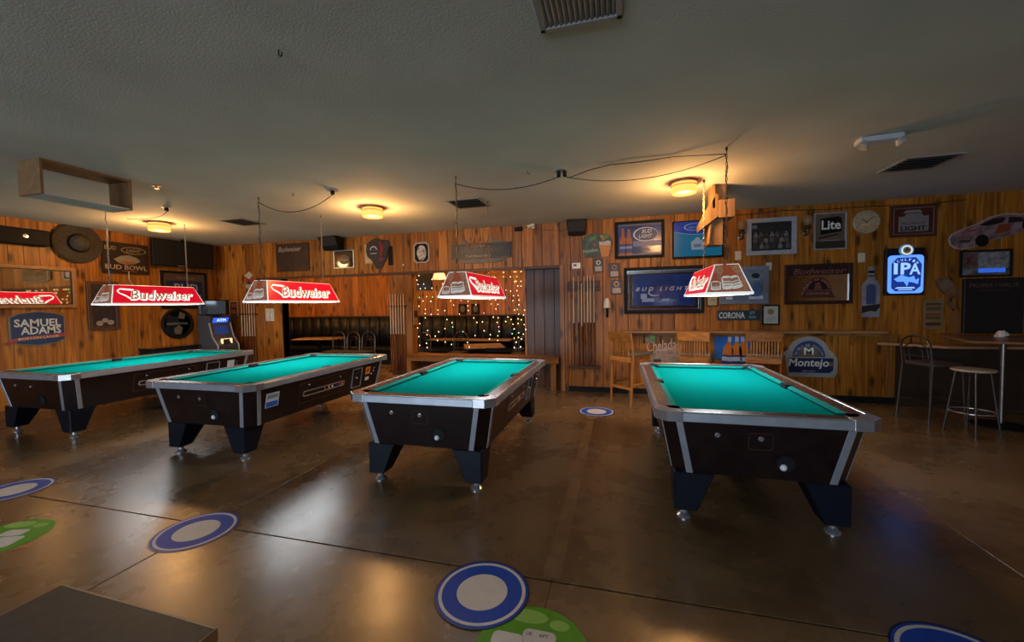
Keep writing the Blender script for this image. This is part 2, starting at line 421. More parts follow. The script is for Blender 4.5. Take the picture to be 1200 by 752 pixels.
# trims
struct(MB().box(-7.85, -1.0, YB-.03, YB, 2.225, 2.275).obj('trim_1', DARKTRIM, bevel=.004))
struct(MB().box(-1.035, -.955, YB-.045, YB+.0, 0, 2.28).obj('trim_2', PINE_V, bevel=.004))
struct(MB().box(-.955, -.9, YB-.02, YB, 0, 2.3).obj('trim_3', PINE_V, bevel=.004))
struct(MB().box(-1.735, -1.70, 7.40, 7.44, .6, 2.25).obj('trim_4', PINE_V, bevel=.003))
struct(MB().box(-.9, 7.5, YB-.012, YB, 0, .095).obj('baseboard_back', BLACK, bevel=.003))
struct(MB().box(XL, XL+.03, -2, YB, 0, .14).obj('baseboard_left', PINE_V, bevel=.004))
struct(MB().box(XL+.0, -8.15, YB-.014, YB, 0, .12).obj('baseboard_back_corner', DARKTRIM, bevel=.003))
struct(MB().box(XL-.02, XL+.02, YB-.02, YB+.005, 0, CEIL).obj('trim_5', PINE_V))
struct(MB().box(3.86, 3.93, YB-.02, YB, .095, 1.05).obj('trim_6', PINE_V, bevel=.003))

# ------------------------------------------------------------------ ceiling lamps
GLOW = mat('warm_lamp_glass', (.012, .006, .002), rough=.5, emit=(1, .2, .042), es=2.7, var=.03)
GLOWC = mat('warm_lamp_core', (.9, .8, .6), rough=.4, emit=(1, .72, .36), es=14.0, var=.03)
BASEM = mat('lamp_base_brass', (.3, .2, .1), rough=.4, metal=.6)
def drum(x, y, label, z=CEIL):
    t = thing('ceiling_lamp', label, 'ceiling light', (x, y, z), group='drum ceiling lamps')
    MB().lathe([(.0, 0), (.155, 0), (.155, -.022), (.0, -.022)], 28).obj('base', BASEM, t, smooth=True)
    MB().lathe([(.14, -.022), (.145, -.03), (.145, -.13), (.135, -.142), (.0, -.146)], 28).obj('shade', GLOW, t, smooth=True)
    MB().lathe([(.144, -.05), (.151, -.05), (.151, -.058), (.144, -.058), (.144, -.05)], 28).obj('band', BASEM, t, smooth=True)
    l = bpy.data.lights.new('lamp_light', 'POINT'); l.energy = 42; l.color = (1, .5, .16); l.shadow_soft_size = .1
    lo = bpy.data.objects.new('lamp_light', l); COL.objects.link(lo); lo.parent = t; lo.location = (0, 0, -.26)
    return t
drum(-7.33, 4.95, 'glowing drum ceiling lamp above the leftmost pool table')
drum(-3.48, 5.2, 'glowing drum ceiling lamp between the two middle chain-hung lamps')
drum(.77, 5.32, 'glowing drum ceiling lamp beside the hanging plywood box')

# ------------------------------------------------------------------ billiard lamps
RED = mat('backlit_red_panel', (.42, .006, .018), rough=.25, emit=(.9, .004, .03), es=.38, var=.25, scale=4, sample=False)
LWHITE = mat('lamp_white_frame', (.8, .8, .8), rough=.35, emit=(1, .96, .9), es=.35, sample=False)
DIFF = mat('lamp_diffuser', (.9, .9, .9), rough=.5, emit=(.92, .97, 1.0), es=11.5)
LETW = mat('lamp_letter_white', (.8, .78, .72), rough=.4, emit=(1, .93, .82), es=.75, sample=False)
LETD = mat('lamp_letter_dark', (.14, .05, .03), rough=.4, emit=(.4, .16, .09), es=.35, sample=False)
PRBG = mat('lamp_print_background', (.16, .075, .04), rough=.35, emit=(.3, .14, .08), es=.3, var=.9, scale=34, sample=False)
PRBT = mat('lamp_print_bottle', (.14, .035, .015), rough=.35, emit=(.35, .07, .03), es=.3, var=.3, sample=False)
PRLB = mat('lamp_print_bottle_label', (.4, .4, .38), rough=.35, emit=(.6, .58, .52), es=.3, var=.5, scale=40, sample=False)
CHAINMESH = {}
def chain_mesh(n, L):
    if (n, L) in CHAINMESH: return CHAINMESH[(n, L)]
    mb = MB(); pitch_ = L/n
    for i in range(n):
        c = pitch_*(i+.5); a, b = .009, pitch_*.62
        pts = []
        for k in range(8):
            t = 2*PI*k/8; px, pz = a*math.cos(t), b*math.sin(t)
            pts.append((px, 0, c+pz) if i % 2 else (0, px, c+pz))
        mb.tube(pts, .0032, 4, closed=True)
    CHAINMESH[(n, L)] = mb.mesh('chain', CHAINM)
    return CHAINMESH[(n, L)]
def bottle_pts(cx, z0, h, w):
    half = [(w*.5, 0), (w*.5, h*.52), (w*.42, h*.62), (w*.2, h*.72), (w*.16, h*.95), (w*.2, h*.96), (w*.2, h)]
    return [(cx+x, z0+z) for x, z in half]+[(cx-x, z0+z) for x, z in reversed(half)]
def turn(pts, cx, cz, a):
    c, s = math.cos(a), math.sin(a)
    return [(cx+(x-cx)*c-(z-cz)*s, cz+(x-cx)*s+(z-cz)*c) for x, z in pts]
def billiard_lamp(cx, y0, y1, z0, label, skew=(0, 0)):
    L = (y1-y0)/2
    t = thing('billiard_lamp', label, 'hanging lamp', (cx, (y0+y1)/2, z0), group='chain-hung billiard lamps')
    bw, tw, h, ti = .2, .1, .285, .09
    top = MB().hexa([(-tw-.005, -L+ti-.005, h-.012), (tw+.005, -L+ti-.005, h-.012), (tw+.005, L-ti+.005, h-.012), (-tw-.005, L-ti+.005, h-.012)],
                    [(-tw-.005, -L+ti-.005, h), (tw+.005, -L+ti-.005, h), (tw+.005, L-ti+.005, h), (-tw-.005, L-ti+.005, h)])
    top.obj('top_panel', BLACK, t)
    # white edging: bottom rail and the four hips
    e = MB(); r = .011
    B = [(-bw, -L, .012), (bw, -L, .012), (bw, L, .012), (-bw, L, .012)]; T = [(-tw, -L+ti, h), (tw, -L+ti, h), (tw, L-ti, h), (-tw, L-ti, h)]
    for i in range(4):
        e.tube([B[i], T[i]], .0075, 6); e.tube([T[i], T[(i+1) % 4]], .0075, 6)
    e.box(-bw-.006, bw+.006, -L-.006, -L+.012, 0, .026); e.box(-bw-.006, bw+.006, L-.012, L+.006, 0, .026)
    e.box(-bw-.006, -bw+.012, -L, L, 0, .026); e.box(bw-.012, bw+.006, -L, L, 0, .026)
    e.obj('edging', LWHITE, t)
    MB().box(-bw+.014, bw-.014, -L+.014, L-.014, .01, .018).obj('diffuser', DIFF, t)
    # long red sides
    ta = math.atan2(bw-tw, h); sl = math.hypot(bw-tw, h)
    for sgn in (1, -1):
        mtx = Matrix.Translation((sgn*bw, 0, .014)) @ Matrix.Rotation(sgn*PI/2, 4, 'Z') @ Matrix.Rotation(-ta, 4, 'X')
        p = MB().prism([(-L, 0), (L, 0), (L-ti, sl-.014), (-L+ti, sl-.014)], -.003, .003).obj('side_panel', RED, t, mtx=mtx)
        text(p, 'Budweiser', .05, sl*.44, L*1.42, sl*.56, -.003, LETW, shear=.35, bold=.055, d=.002)
        text(p, 'Budweiser', .04, sl*.47, L*1.36, sl*.49, -.005, LETD, shear=.35, bold=.0, d=.002)
        # sweep that flies back from the capital
        sw = MB(); pts = [(-L*.62, sl*.26), (-L*.7, sl*.42), (-L*.8, sl*.54), (-L*.83, sl*.66), (-L*.77, sl*.76), (-L*.66, sl*.74), (-L*.52, sl*.72)]
        sw.tube([(x, -.004, z) for x, z in pts], [.012, .011, .009, .008, .009, .012, .012], 5)
        sw.obj('flourish', LETW, p)
    te = math.atan2(ti, h); se = math.hypot(ti, h)
    for sgn in (1, -1):
        mtx = Matrix.Translation((0, -sgn*L, .014)) @ Matrix.Rotation(0 if sgn > 0 else PI, 4, 'Z') @ Matrix.Rotation(-te, 4, 'X')
        p = MB().prism([(-bw, 0), (bw, 0), (tw, se-.014), (-tw, se-.014)], -.003, .003).obj('end_panel', PRBG, t, mtx=mtx)
        for bx, bz, bh, a in ((-.11, .015, .19, -.02), (-.005, .02, .27, .06), (.085, .03, .26, .3)):
            pts = turn(bottle_pts(bx, bz, bh, .092), bx, bz, a)
            q = MB().prism(pts, -.005, -.003).obj('bottle_print', PRBT, p)
            lp = turn([(bx-.044, bz+.02), (bx, bz+.012), (bx+.044, bz+.02), (bx+.044, bz+bh*.5), (bx+.02, bz+bh*.56), (bx-.02, bz+bh*.56), (bx-.044, bz+bh*.5)], bx, bz, a)
            MB().prism(lp, -.0062, -.005).obj('label_print', PRLB, q)
            for zz, hh in ((.42, .045), (.3, .02), (.2, .012)): MB().prism(turn(rect(bx-.034, bx+.034, bz+bh*zz-hh*.35, bz+bh*zz+hh*.35), bx, bz, a), -.0068, -.0062).obj('label_line', PRBG, q)
    cy = L-ti-.02
    for s in (-1, 1):
        Lc = CEIL-z0-h
        o = link('chain', chain_mesh(int(Lc/.034), round(Lc, 2)), t, loc=(0, s*cy, h))
        MB().tube([(0, s*cy, h+Lc), (0, s*cy, h+Lc-.03)], .008, 6).obj('ceiling_hook', CABLE, t)
    pts = [(.012*math.sin(i*1.9), -cy+.012*math.cos(i*1.9), h+(CEIL-z0-h-.06)*i/16) for i in range(17)]
    MB().tube(pts, .004, 5).obj('cord', CABLE, t)
    return t
billiard_lamp(.99, 4.15, 5.42, 1.645, 'red and white billiard lamp over the rightmost pool table')
billiard_lamp(-1.77, 4.15, 5.5, 1.675, 'red and white billiard lamp in front of the window of fairy lights')
billiard_lamp(-4.54, 4.15, 5.5, 1.67, 'red and white billiard lamp over the second pool table from the left')
billiard_lamp(-7.11, 4.0, 5.3, 1.68, 'red and white billiard lamp nearest the left wall')

# ------------------------------------------------------------------ pool tables
def pool_table(cx, y0, w, l, label, footx=.47, extras=()):
    t = thing('pool_table', label, 'pool table', (cx, y0+l/2, 0), group='coin-operated pool tables')
    hw, hl = w/2, l/2
    zt = .82
    def loop(a, b, c, z): return [(-a+c, -b, z), (a-c, -b, z), (a, -b+c, z), (a, b-c, z), (a-c, b, z), (-a+c, b, z), (-a, b-c, z), (-a, -b+c, z)]
    at, bt, ab, bb, ch = hw-.045, hl-.045, hw-.125, hl-.105, .085
    zb, zc = .355, .755
    MB().hexa(loop(ab, bb, ch, zb), loop(at, bt, ch, zc)).obj('cabinet', LAM, t, bevel=.003)
    def cab(x_is, s, u, z):   # half extents of the cabinet at height z
        k = (z-zb)/(zc-zb)
        return (ab+(at-ab)*k, bb+(bt-bb)*k)
    # aluminium strips on both edges of every corner
    B, T = loop(ab, bb, ch, zb), loop(at, bt, ch, zc)
    for i in range(8):
        b0, t0 = Vector(B[i]), Vector(T[i])
        side = Vector((0, 1, 0)) if i in (2, 3, 6, 7) else Vector((1, 0, 0))
        inward = Vector((1 if b0.x < 0 else -1, 0, 0)) if i in (0, 1, 4, 5) else Vector((0, 1 if b0.y < 0 else -1, 0))
        diag = Vector((b0.x, b0.y, 0)); n = Vector((0, math.copysign(1, b0.y), 0)) if i in (0, 1, 4, 5) else Vector((math.copysign(1, b0.x), 0, 0))
        wd, th = .045, .006
        bl = [b0-n*.004, b0+inward*wd-n*.004, b0+inward*wd+n*th, b0+n*th]; tl = [t0-n*.004, t0+inward*wd-n*.004, t0+inward*wd+n*th, t0+n*th]
        MB().hexa(bl, tl).obj('corner_strip', ALU, t, bevel=.002)
    # rails: wood tops with an aluminium apron, metal castings at the corners
    rw = .115; cc = .17; zr = .765
    for s in (-1, 1):
        MB().box(-hw+cc, hw-cc, min(s*hl, s*(hl-rw)), max(s*hl, s*(hl-rw)), zr+.02, zt).obj('end_rail', RAILWOOD, t, bevel=.006, seg=2)
        MB().box(min(s*hw, s*(hw-rw)), max(s*hw, s*(hw-rw)), -hl+cc, hl-cc, zr+.02, zt).obj('long_rail', RAILWOOD, t, bevel=.006, seg=2)
        ya = s*(hl+.006); yb = s*(hl-.02)
        MB().box(-hw+cc, hw-cc, min(ya, yb), max(ya, yb), zc-.002, zt-.004).obj('apron_strip', ALU, t, bevel=.004)
        MB().box(-hw+cc, hw-cc, min(s*hl+s*.002, s*(hl-.022)), max(s*hl+s*.002, s*(hl-.022)), zt-.004, zt+.003).obj('rail_edging', CHROME, t, bevel=.002)
        xa = s*(hw+.006); xb = s*(hw-.02)
        MB().box(min(xa, xb), max(xa, xb), -hl+cc, hl-cc, zc-.002, zt-.004).obj('apron_strip', ALU, t, bevel=.004)
        MB().box(min(s*hw+s*.002, s*(hw-.03)), max(s*hw+s*.002, s*(hw-.03)), -hl+cc, hl-cc, zt-.004, zt+.003).obj('rail_edging', CHROME, t, bevel=.002)
    pr = .062
    for sx in (-1, 1):
        for sy in (-1, 1):
            cham = .07
            px, py = hw-.145, hl-.145     # pocket centre
            outer = [(hw-cc, hl+.008), (hw-cham, hl+.008), (hw+.008, hl-cham), (hw+.008, hl-cc), (hw-rw, hl-cc)]
            arc = [(px+pr*math.cos(a), py+pr*math.sin(a)) for a in [R(-30)+R(150)*i/8 for i in range(9)]]
            pts = outer+arc+[(hw-cc, hl-rw)]
            pts = [(sx*x, sy*y) for x, y in pts]
            if sx*sy < 0: pts.reverse()
            MB().zprism(pts, zc-.004, zt+.004).obj('corner_casting', CHROME if sy < 0 else ALU, t, bevel=.006, seg=2)
            MB().lathe([(0, .70), (pr+.004, .70), (pr+.004, .788), (pr-.004, .788), (pr-.012, .72), (0, .715)], 18, c=(sx*px, sy*py, 0)).obj('corner_pocket', PITCH, t, smooth=True)
    for sx in (-1, 1):
        cxp = sx*(hw-.125)
        pts = [(cxp+sx*.052*math.cos(a), .058*math.sin(a)) for a in [R(-90)+R(180)*i/10 for i in range(11)]]+[(cxp-sx*.035, .055), (cxp-sx*.035, -.055)]
        if sx < 0: pts.reverse()
        MB().zprism(pts, .76, zt+.0025).obj('side_pocket', PITCH, t)
    # slate bed and cushions
    MB().box(-hw+rw-.01, hw-rw+.01, -hl+rw-.01, hl-rw+.01, .757, .783).obj('playing_cloth', FELT, t)
    cw = .05; zn = .817
    def cushion(p0, p1, nrm):   # back edge p0->p1, nose towards nrm
        d = (p1-p0).normalized(); a = .05
        q0 = p0+nrm*cw+d*a*.75; q1 = p1+nrm*cw-d*a*.75
        lo = [(*p0, .781), (*p1, .781), (*(q1-nrm*.02), .781), (*(q0-nrm*.02), .781)]
        m1 = [(*p0, zn), (*p1, zn), (*q1, zn-.012), (*q0, zn-.012)]
        MB().hexa(lo, m1).obj('cushion', FELTC, t, bevel=.004)
    V2 = lambda x, y: Vector((x, y))
    for s in (-1, 1):
        cushion(V2(-hw+cc+.02, s*(hl-rw)), V2(hw-cc-.02, s*(hl-rw)), V2(0, -s))
        cushion(V2(s*(hw-rw), -hl+cc+.02), V2(s*(hw-rw), -.06), V2(-s, 0))
        cushion(V2(s*(hw-rw), .06), V2(s*(hw-rw), hl-cc-.02), V2(-s, 0))
    sg = MB()
    for s in (-1, 1):
        for k in (-3, -2, -1, 1, 2, 3):
            sg.lathe([(0, zt+.0014), (.0075, zt+.001), (.0075, zt-.003)], 8, c=(s*(hw-.055), k*hl*.23, 0))
        for k in (-1, 0, 1):
            sg.lathe([(0, zt+.0014), (.0075, zt+.001), (.0075, zt-.003)], 8, c=(k*hw*.38, s*(hl-.055), 0))
    sg.obj('rail_sights', IVORY, t)
    # legs
    for sx in (-1, 1):
        for sy in (-1, 1):
            fxp, fyp = sx*footx, sy*(hl-.17)
            xo, yo = fxp+sx*.075, fyp+sy*.075
            top = [(xo, yo), (xo-sx*.27, yo), (xo-sx*.27, yo-sy*.27), (xo, yo-sy*.27)]
            bot = [(xo-sx*.0, yo-sy*.0), (xo-sx*.15, yo), (xo-sx*.15, yo-sy*.15), (xo, yo-sy*.15)]
            if sx*sy < 0: top.reverse(); bot.reverse()
            lg = MB().hexa([(x, y, .075) for x, y in bot], [(x, y, zb+.003) for x, y in top]).obj('leg', LEGM, t, bevel=.008)
            MB().lathe([(0, 0), (.05, 0), (.052, .012), (.03, .03), (.024, .034), (.024, .078)], 18, c=(fxp, fyp, 0)).obj('levelling_foot', CHROME, lg, smooth=True)
    # near end panel: locks and the cue ball return
    def endy(z): return -(bb+(bt-bb)*(z-zb)/(zc-zb))
    tl = math.atan2(bt-bb, zc-zb)
    def endm(x, z): return Matrix.Translation((x, endy(z), z)) @ Matrix.Rotation(tl, 4, 'X')
    for x, z in ((-.27*w/1.35, .655), (.0, .645)):
        lk = MB().lathe([(0, .010), (.008, .011), (.012, .004), (.018, .003), (.018, -.004)], 14, axis='Y').obj('cabinet_lock', CHROME, t, mtx=endm(x, z), smooth=True)
    ring(rrect(-.075, .075, -.06, .06, .02), rrect(-.072, .072, -.057, .057, .018), -.0025, .001).obj('lock_plate', RAILWOOD, t, mtx=endm(.0, .625))
    hole = MB().lathe([(.062, -.003), (.066, .005), (.056, .006), (.052, -.002), (.062, -.003)], 24, axis='Y').obj('ball_return_rim', BLACK, t, mtx=endm(.16, .475), smooth=True)
    MB().lathe([(0, .0022), (.054, .0022), (.054, -.002)], 24, axis='Y').obj('ball_return_opening', PITCH, t, mtx=endm(.16, .475))
    # the coin side faces +x
    def sidex(z): return ab+(at-ab)*(z-zb)/(zc-zb)
    ts = math.atan2(at-ab, zc-zb)
    def sidem(y, z): return Matrix.Translation((sidex(z), y, z)) @ Matrix.Rotation(PI/2, 4, 'Z') @ Matrix.Rotation(ts, 4, 'X')
    k = l/2.36
    ring(rrect(-.38*k, .38*k, -.13, .13, .01), rrect(-.375*k, .375*k, -.125, .125, .01), -.004, .001).obj('access_panel_edge', RAILWOOD, t, mtx=sidem(-.12*k, .575))
    wn = ring(rrect(-.35*k, .35*k, -.035, .035, .03), rrect(-.335*k, .335*k, -.022, .022, .02), -.008, .001).obj('ball_window_frame', CHROME, t, mtx=sidem(-.1*k, .56))
    MB().prism(rrect(-.34*k, .34*k, -.026, .026, .022), -.003, .002).obj('ball_window_glass', BLACKG, t, mtx=sidem(-.1*k, .56))
    for i, (q, c) in enumerate(((.0, (150, 40, 20)), (.07, (200, 150, 40)), (.13, (220, 215, 200)), (.2, (30, 40, 120)), (.26, (170, 40, 40)), (.31, (210, 110, 40)))):
        MB().lathe([(0, .006), (.012, .005), (.017, 0)], 10, axis='Y').obj('racked_ball', ink(*c, rough=.2), wn, loc=(q*k, -.002, -.003), smooth=True)
    for y in (-.36*k, .16*k):
        MB().lathe([(0, .009), (.008, .009), (.013, .003), (.013, -.003)], 12, axis='Y').obj('panel_lock', CHROME, t, mtx=sidem(y, .66), smooth=True)
    cm = ring(rrect(-.1*k, .1*k, -.14, .14, .012), rrect(-.09*k, .09*k, -.13, .13, .01), -.01, .001).obj('coin_door_frame', ALU, t, mtx=sidem(.5*k, .575))
    MB().prism(rect(-.092*k, .092*k, -.132, .132), -.004, .001).obj('coin_door', BLACKG, t, mtx=sidem(.5*k, .575))
    MB().lathe([(0, .012), (.014, .012), (.016, .003), (.016, -.002)], 12, axis='Y').obj('coin_slot_button', CHROME, cm, loc=(.0, -.004, .0), smooth=True)
    for y, z in ((.88*k, .66), (.88*k, .61), (.83*k, .575)):
        MB().lathe([(0, .009), (.01, .009), (.014, .002), (.014, -.003)], 12, axis='Y').obj('coin_return_button', CHROME, t, mtx=sidem(y, z), smooth=True)
    for kind, y, z, sw, sh in extras:
        st = MB().prism(rect(-sw/2, sw/2, -sh/2, sh/2), -.0025, .0005).obj('sticker', ink(190, 200, 205) if kind != 'o' else ink(215, 130, 40), t, mtx=sidem(y*k, z))
        if kind == 'b':
            MB().prism(rect(-sw*.44, sw*.44, -sh*.46, -sh*.1), -.0032, -.0025).obj('sticker_print', ink(40, 95, 190), st)
            MB().prism(rect(-sw*.4, sw*.4, sh*.12, sh*.38), -.0032, -.0025).obj('sticker_print', ink(120, 140, 160), st)
        if kind == 'o':
            MB().prism(ell(0, 0, sw*.3, sh*.3, 12), -.0032, -.0025).obj('sticker_print', ink(150, 60, 25), st)
    return t
pool_table(.925, 2.97, 1.35, 2.36, 'rightmost pool table with teal cloth, below the lamp by the blue signs')
pool_table(-1.675, 3.04, 1.37, 2.38, 'third pool table from the left, teal cloth, before the window of fairy lights')
pool_table(-4.31, 3.15, 1.47, 2.52, 'teal pool table with a blue and white sticker by its near corner', footx=.455, extras=(('b', -.86, .6, .17, .16), ('o', .74, .64, .11, .11), ('w', .74, .52, .09, .05)))
pool_table(-7.27, 3.25, 1.49, 2.68, 'leftmost pool table with teal cloth, along the left wall', footx=.56, extras=(('w', .78, .63, .13, .14),))
# cue balls waiting in the return holes
for i, (cx, y0, w, l, lb) in enumerate(((.925, 2.97, 1.35, 2.36, 'white cue ball in the return hole of the rightmost pool table'), (-1.675, 3.04, 1.37, 2.38, 'white cue ball in the return hole of the fairy-light pool table'),
                                 (-4.31, 3.15, 1.47, 2.52, 'white cue ball in the return hole of the stickered pool table'))):
    o = MB().lathe([(0, -.024), (.012, -.021), (.02, -.013), (.024, 0), (.02, .013), (.012, .021), (0, .024)], 14).obj('cue_ball', WHITE, None, loc=(cx+.145, y0+.092, .449), smooth=True)
    tag(o, lb, 'ball', 'cue balls')

# ================================================================== FLOOR THINGS
DBLUE = mat('decal_blue', srgb(34, 74, 172), rough=.5, var=.06, spec=.25); DWHITE = mat('decal_white', (.6, .58, .55), rough=.5, var=.05, spec=.25)
DGREEN = mat('decal_green', srgb(88, 150, 38), rough=.5, spec=.25, var=.06); DLGREEN = mat('decal_light_green', srgb(138, 185, 92), rough=.5, spec=.25, var=.06)
DEDGE = mat('decal_edge', srgb(20, 30, 70), rough=.35)
def disc(r, z0, z1, n=48): return MB().lathe([(0, z0), (r, z0), (r, z1), (0, z1)], n)
def annulus(r0, r1, z0, z1, n=48):
    return ring2(r0, r1, z0, z1, n)
def ring2(r0, r1, z0, z1, n):
    m = MB(); c = [(math.cos(2*PI*k/n), math.sin(2*PI*k/n)) for k in range(n)]
    vs = [(r*x, r*y, z) for r, z in ((r0, z0), (r1, z0), (r1, z1), (r0, z1)) for x, y in c]
    return m.add(vs, [(a*n+k, a*n+(k+1) % n, b*n+(k+1) % n, b*n+k) for a, b in ((0, 1), (1, 2), (2, 3), (3, 0)) for k in range(n)])
def blue_decal(x, y, label, z=0.0):
    t = thing('floor_decal', label, 'floor decal', (x, y, z), group='blue ring floor decals')
    annulus(.2525, .262, 0, .0022).obj('edge', DEDGE, t)
    annulus(.14, .2525, 0, .0025).obj('blue_band', DBLUE, t)
    annulus(.222, .24, .0025, .0029).obj('white_ring', DWHITE, t)
    disc(.14, 0, .0026).obj('white_centre', DWHITE, t)
blue_decal(-.744, 2.033, 'round blue and white floor decal overlapping a green one at the front', .0022)
blue_decal(-2.954, 2.133, 'round blue and white floor decal before the stickered pool table')
blue_decal(-.333, 5.925, 'small distant blue and white floor decal between pool tables near wooden chair')
blue_decal(-5.27, 2.25, 'round blue and white floor decal cut by the left picture edge')
blue_decal(1.44, 2.085, 'round blue and white floor decal cut by the bottom edge, right')
def green_decal(x, y, rz, label, words):
    t = thing('floor_decal', label, 'floor decal', (x, y, 0), rz, group='green floor decals')
    disc(.262, 0, .0018).obj('green_disc', DGREEN, t)
    for p in (ell(-.06, .19, .105, .045, 20), ell(.105, .165, .05, .032, 16), ell(-.17, -.1, .05, .07, 16)): MB().zprism(p, .0018, .0021).obj('light_patch', DLGREEN, t)
    for p in (rrect(-.06, .1, .03, .115, .03), rrect(-.2, -.05, -.02, .07, .03), rrect(-.02, .16, -.12, .02, .03)): MB().zprism(p, .0018, .0021).obj('white_patch', DWHITE, t)
    for s, px, py, w, h in words:
        text(t, s, px, py, w, h, 0, BLACK, d=.0006, mtx=Matrix.Translation((0, 0, .0021)) @ Matrix.Rotation(-PI/2, 4, 'X'))
green_decal(-.40, 1.735, 0, 'green and white floor decal tucked under a blue one at the front', (('UR', -.03, .085, .03, .02), ('AFT', .04, .085, .045, .02)))
green_decal(-4.235, 1.725, R(20), 'green and white floor decal at the left edge of the picture', ())

# corner of a square table in the foreground
t = thing('square_table', 'grey laminate table corner with wooden edge in the left foreground', 'table', (-1.36, .47, 0), R(-1.5))
MB().box(-.315, .315, -.32, .32, .715, .748).obj('tabletop', mat('grey_laminate', (.10, .085, .07), rough=.4, var=.15, scale=40), t, bevel=.002)
e = MB(); e.box(-.319, .319, .32, .325, .713, .749); e.box(-.319, .319, -.325, -.32, .713, .749); e.box(.315, .32, -.325, .325, .713, .749); e.box(-.32, -.315, -.325, .325, .713, .749)
e.obj('edge_band', mat('edge_band_wood', (.42, .25, .14), rough=.35), t, bevel=.001)
MB().tube([(0, 0, .03), (0, 0, .72)], .035, 14).obj('column', BLACK, t, smooth=True)
MB().lathe([(0, 0), (.25, 0), (.25, .015), (.05, .035), (0, .035)], 28).obj('base', BLACK, t, smooth=True)

# ------------------------------------------------------------------ wooden bar chairs
def bar_chair(x, y, rz, label):
    t = thing('bar_chair', label, 'chair', (x, y, 0), rz, group='slat-backed wooden bar chairs')   # faces +y, back towards -y
    sh = .785; b = .21
    for s in (-1, 1):
        MB().tube([(s*(b-.01), -.235, 0), (s*b, -.19, sh-.03), (s*(b+.004), -.195, sh+.05), (s*(b+.012), -.255, 1.12)], [.017, .019, .019, .015], 8).obj('rear_leg', OAK, t, smooth=True)
        MB().tube([(s*(b+.005), .22, 0), (s*(b-.01), .19, sh-.03)], [.016, .019], 8).obj('front_leg', OAK, t, smooth=True)
        MB().box(s*b-.011, s*b+.011, -.2, .2, .30, .335).obj('side_stretcher', OAK, t, bevel=.003)
    MB().box(-b, b, -.225, -.203, .24, .28).obj('stretcher', OAK_X, t, bevel=.003)
    MB().box(-b, b, .195, .22, .22, .26).obj('foot_rail', OAK_X, t, bevel=.003)
    ap = MB(); ap.box(-b, b, -.205, -.18, sh-.085, sh-.02); ap.box(-b, b, .175, .2, sh-.085, sh-.02); ap.box(-b-.005, -b+.02, -.2, .2, sh-.085, sh-.02); ap.box(b-.02, b+.005, -.2, .2, sh-.085, sh-.02)
    ap.obj('seat_apron', OAK_X, t, bevel=.002)
    MB().box(-.225, .225, -.215, .225, sh-.02, sh+.02).obj('seat', mat('grey_seat_vinyl', (.17, .15, .12), rough=.3), t, bevel=.012, seg=2)
    def bk(z): return -.195-.06*(z-.8)/.32
    n = 8; tr = MB()
    front = [(-b-.01+(2*b+.02)*i/n, bk(1.07)-.02*math.sin(PI*i/n)) for i in range(n+1)]
    tr.hexa([(x, y-.011, .99) for x, y in front]+[(x, y+.011, .99) for x, y in reversed(front)], [(x, y-.026, 1.125) for x, y in front]+[(x, y-.004, 1.125) for x, y in reversed(front)])
    tr.obj('top_rail', OAK_X, t, bevel=.003)
    MB().box(-b, b, -.245, -.222, sh-.115, sh-.04).obj('lower_rail', OAK_X, t, bevel=.003)
    for i in range(10):
        sx = -.165+.33*i/9
        MB().hexa([(sx-.008, -.238, sh-.05), (sx+.008, -.238, sh-.05), (sx+.008, -.227, sh-.05), (sx-.008, -.227, sh-.05)],
                  [(sx-.008, -.252, .995), (sx+.008, -.252, .995), (sx+.008, -.241, .995), (sx-.008, -.241, .995)]).obj('slat', OAK, t)
    for s in (-1, 1):
        for yy in (-.235, .22): MB().lathe([(0, 0), (.018, 0), (.018, .008)], 8, c=(s*(b-.005), yy, 0)).obj('glide', GREYP, t)
    return t
bar_chair(.17, 6.62, R(-42), 'wooden slat-backed bar chair turned sideways below the small wall sconce')
bar_chair(1.16, 6.72, R(-22), 'wooden slat-backed bar chair between the two posters under the wall shelf')
bar_chair(2.07, 6.72, R(-14), 'wooden slat-backed bar chair nearest the white and blue arch-topped sign')

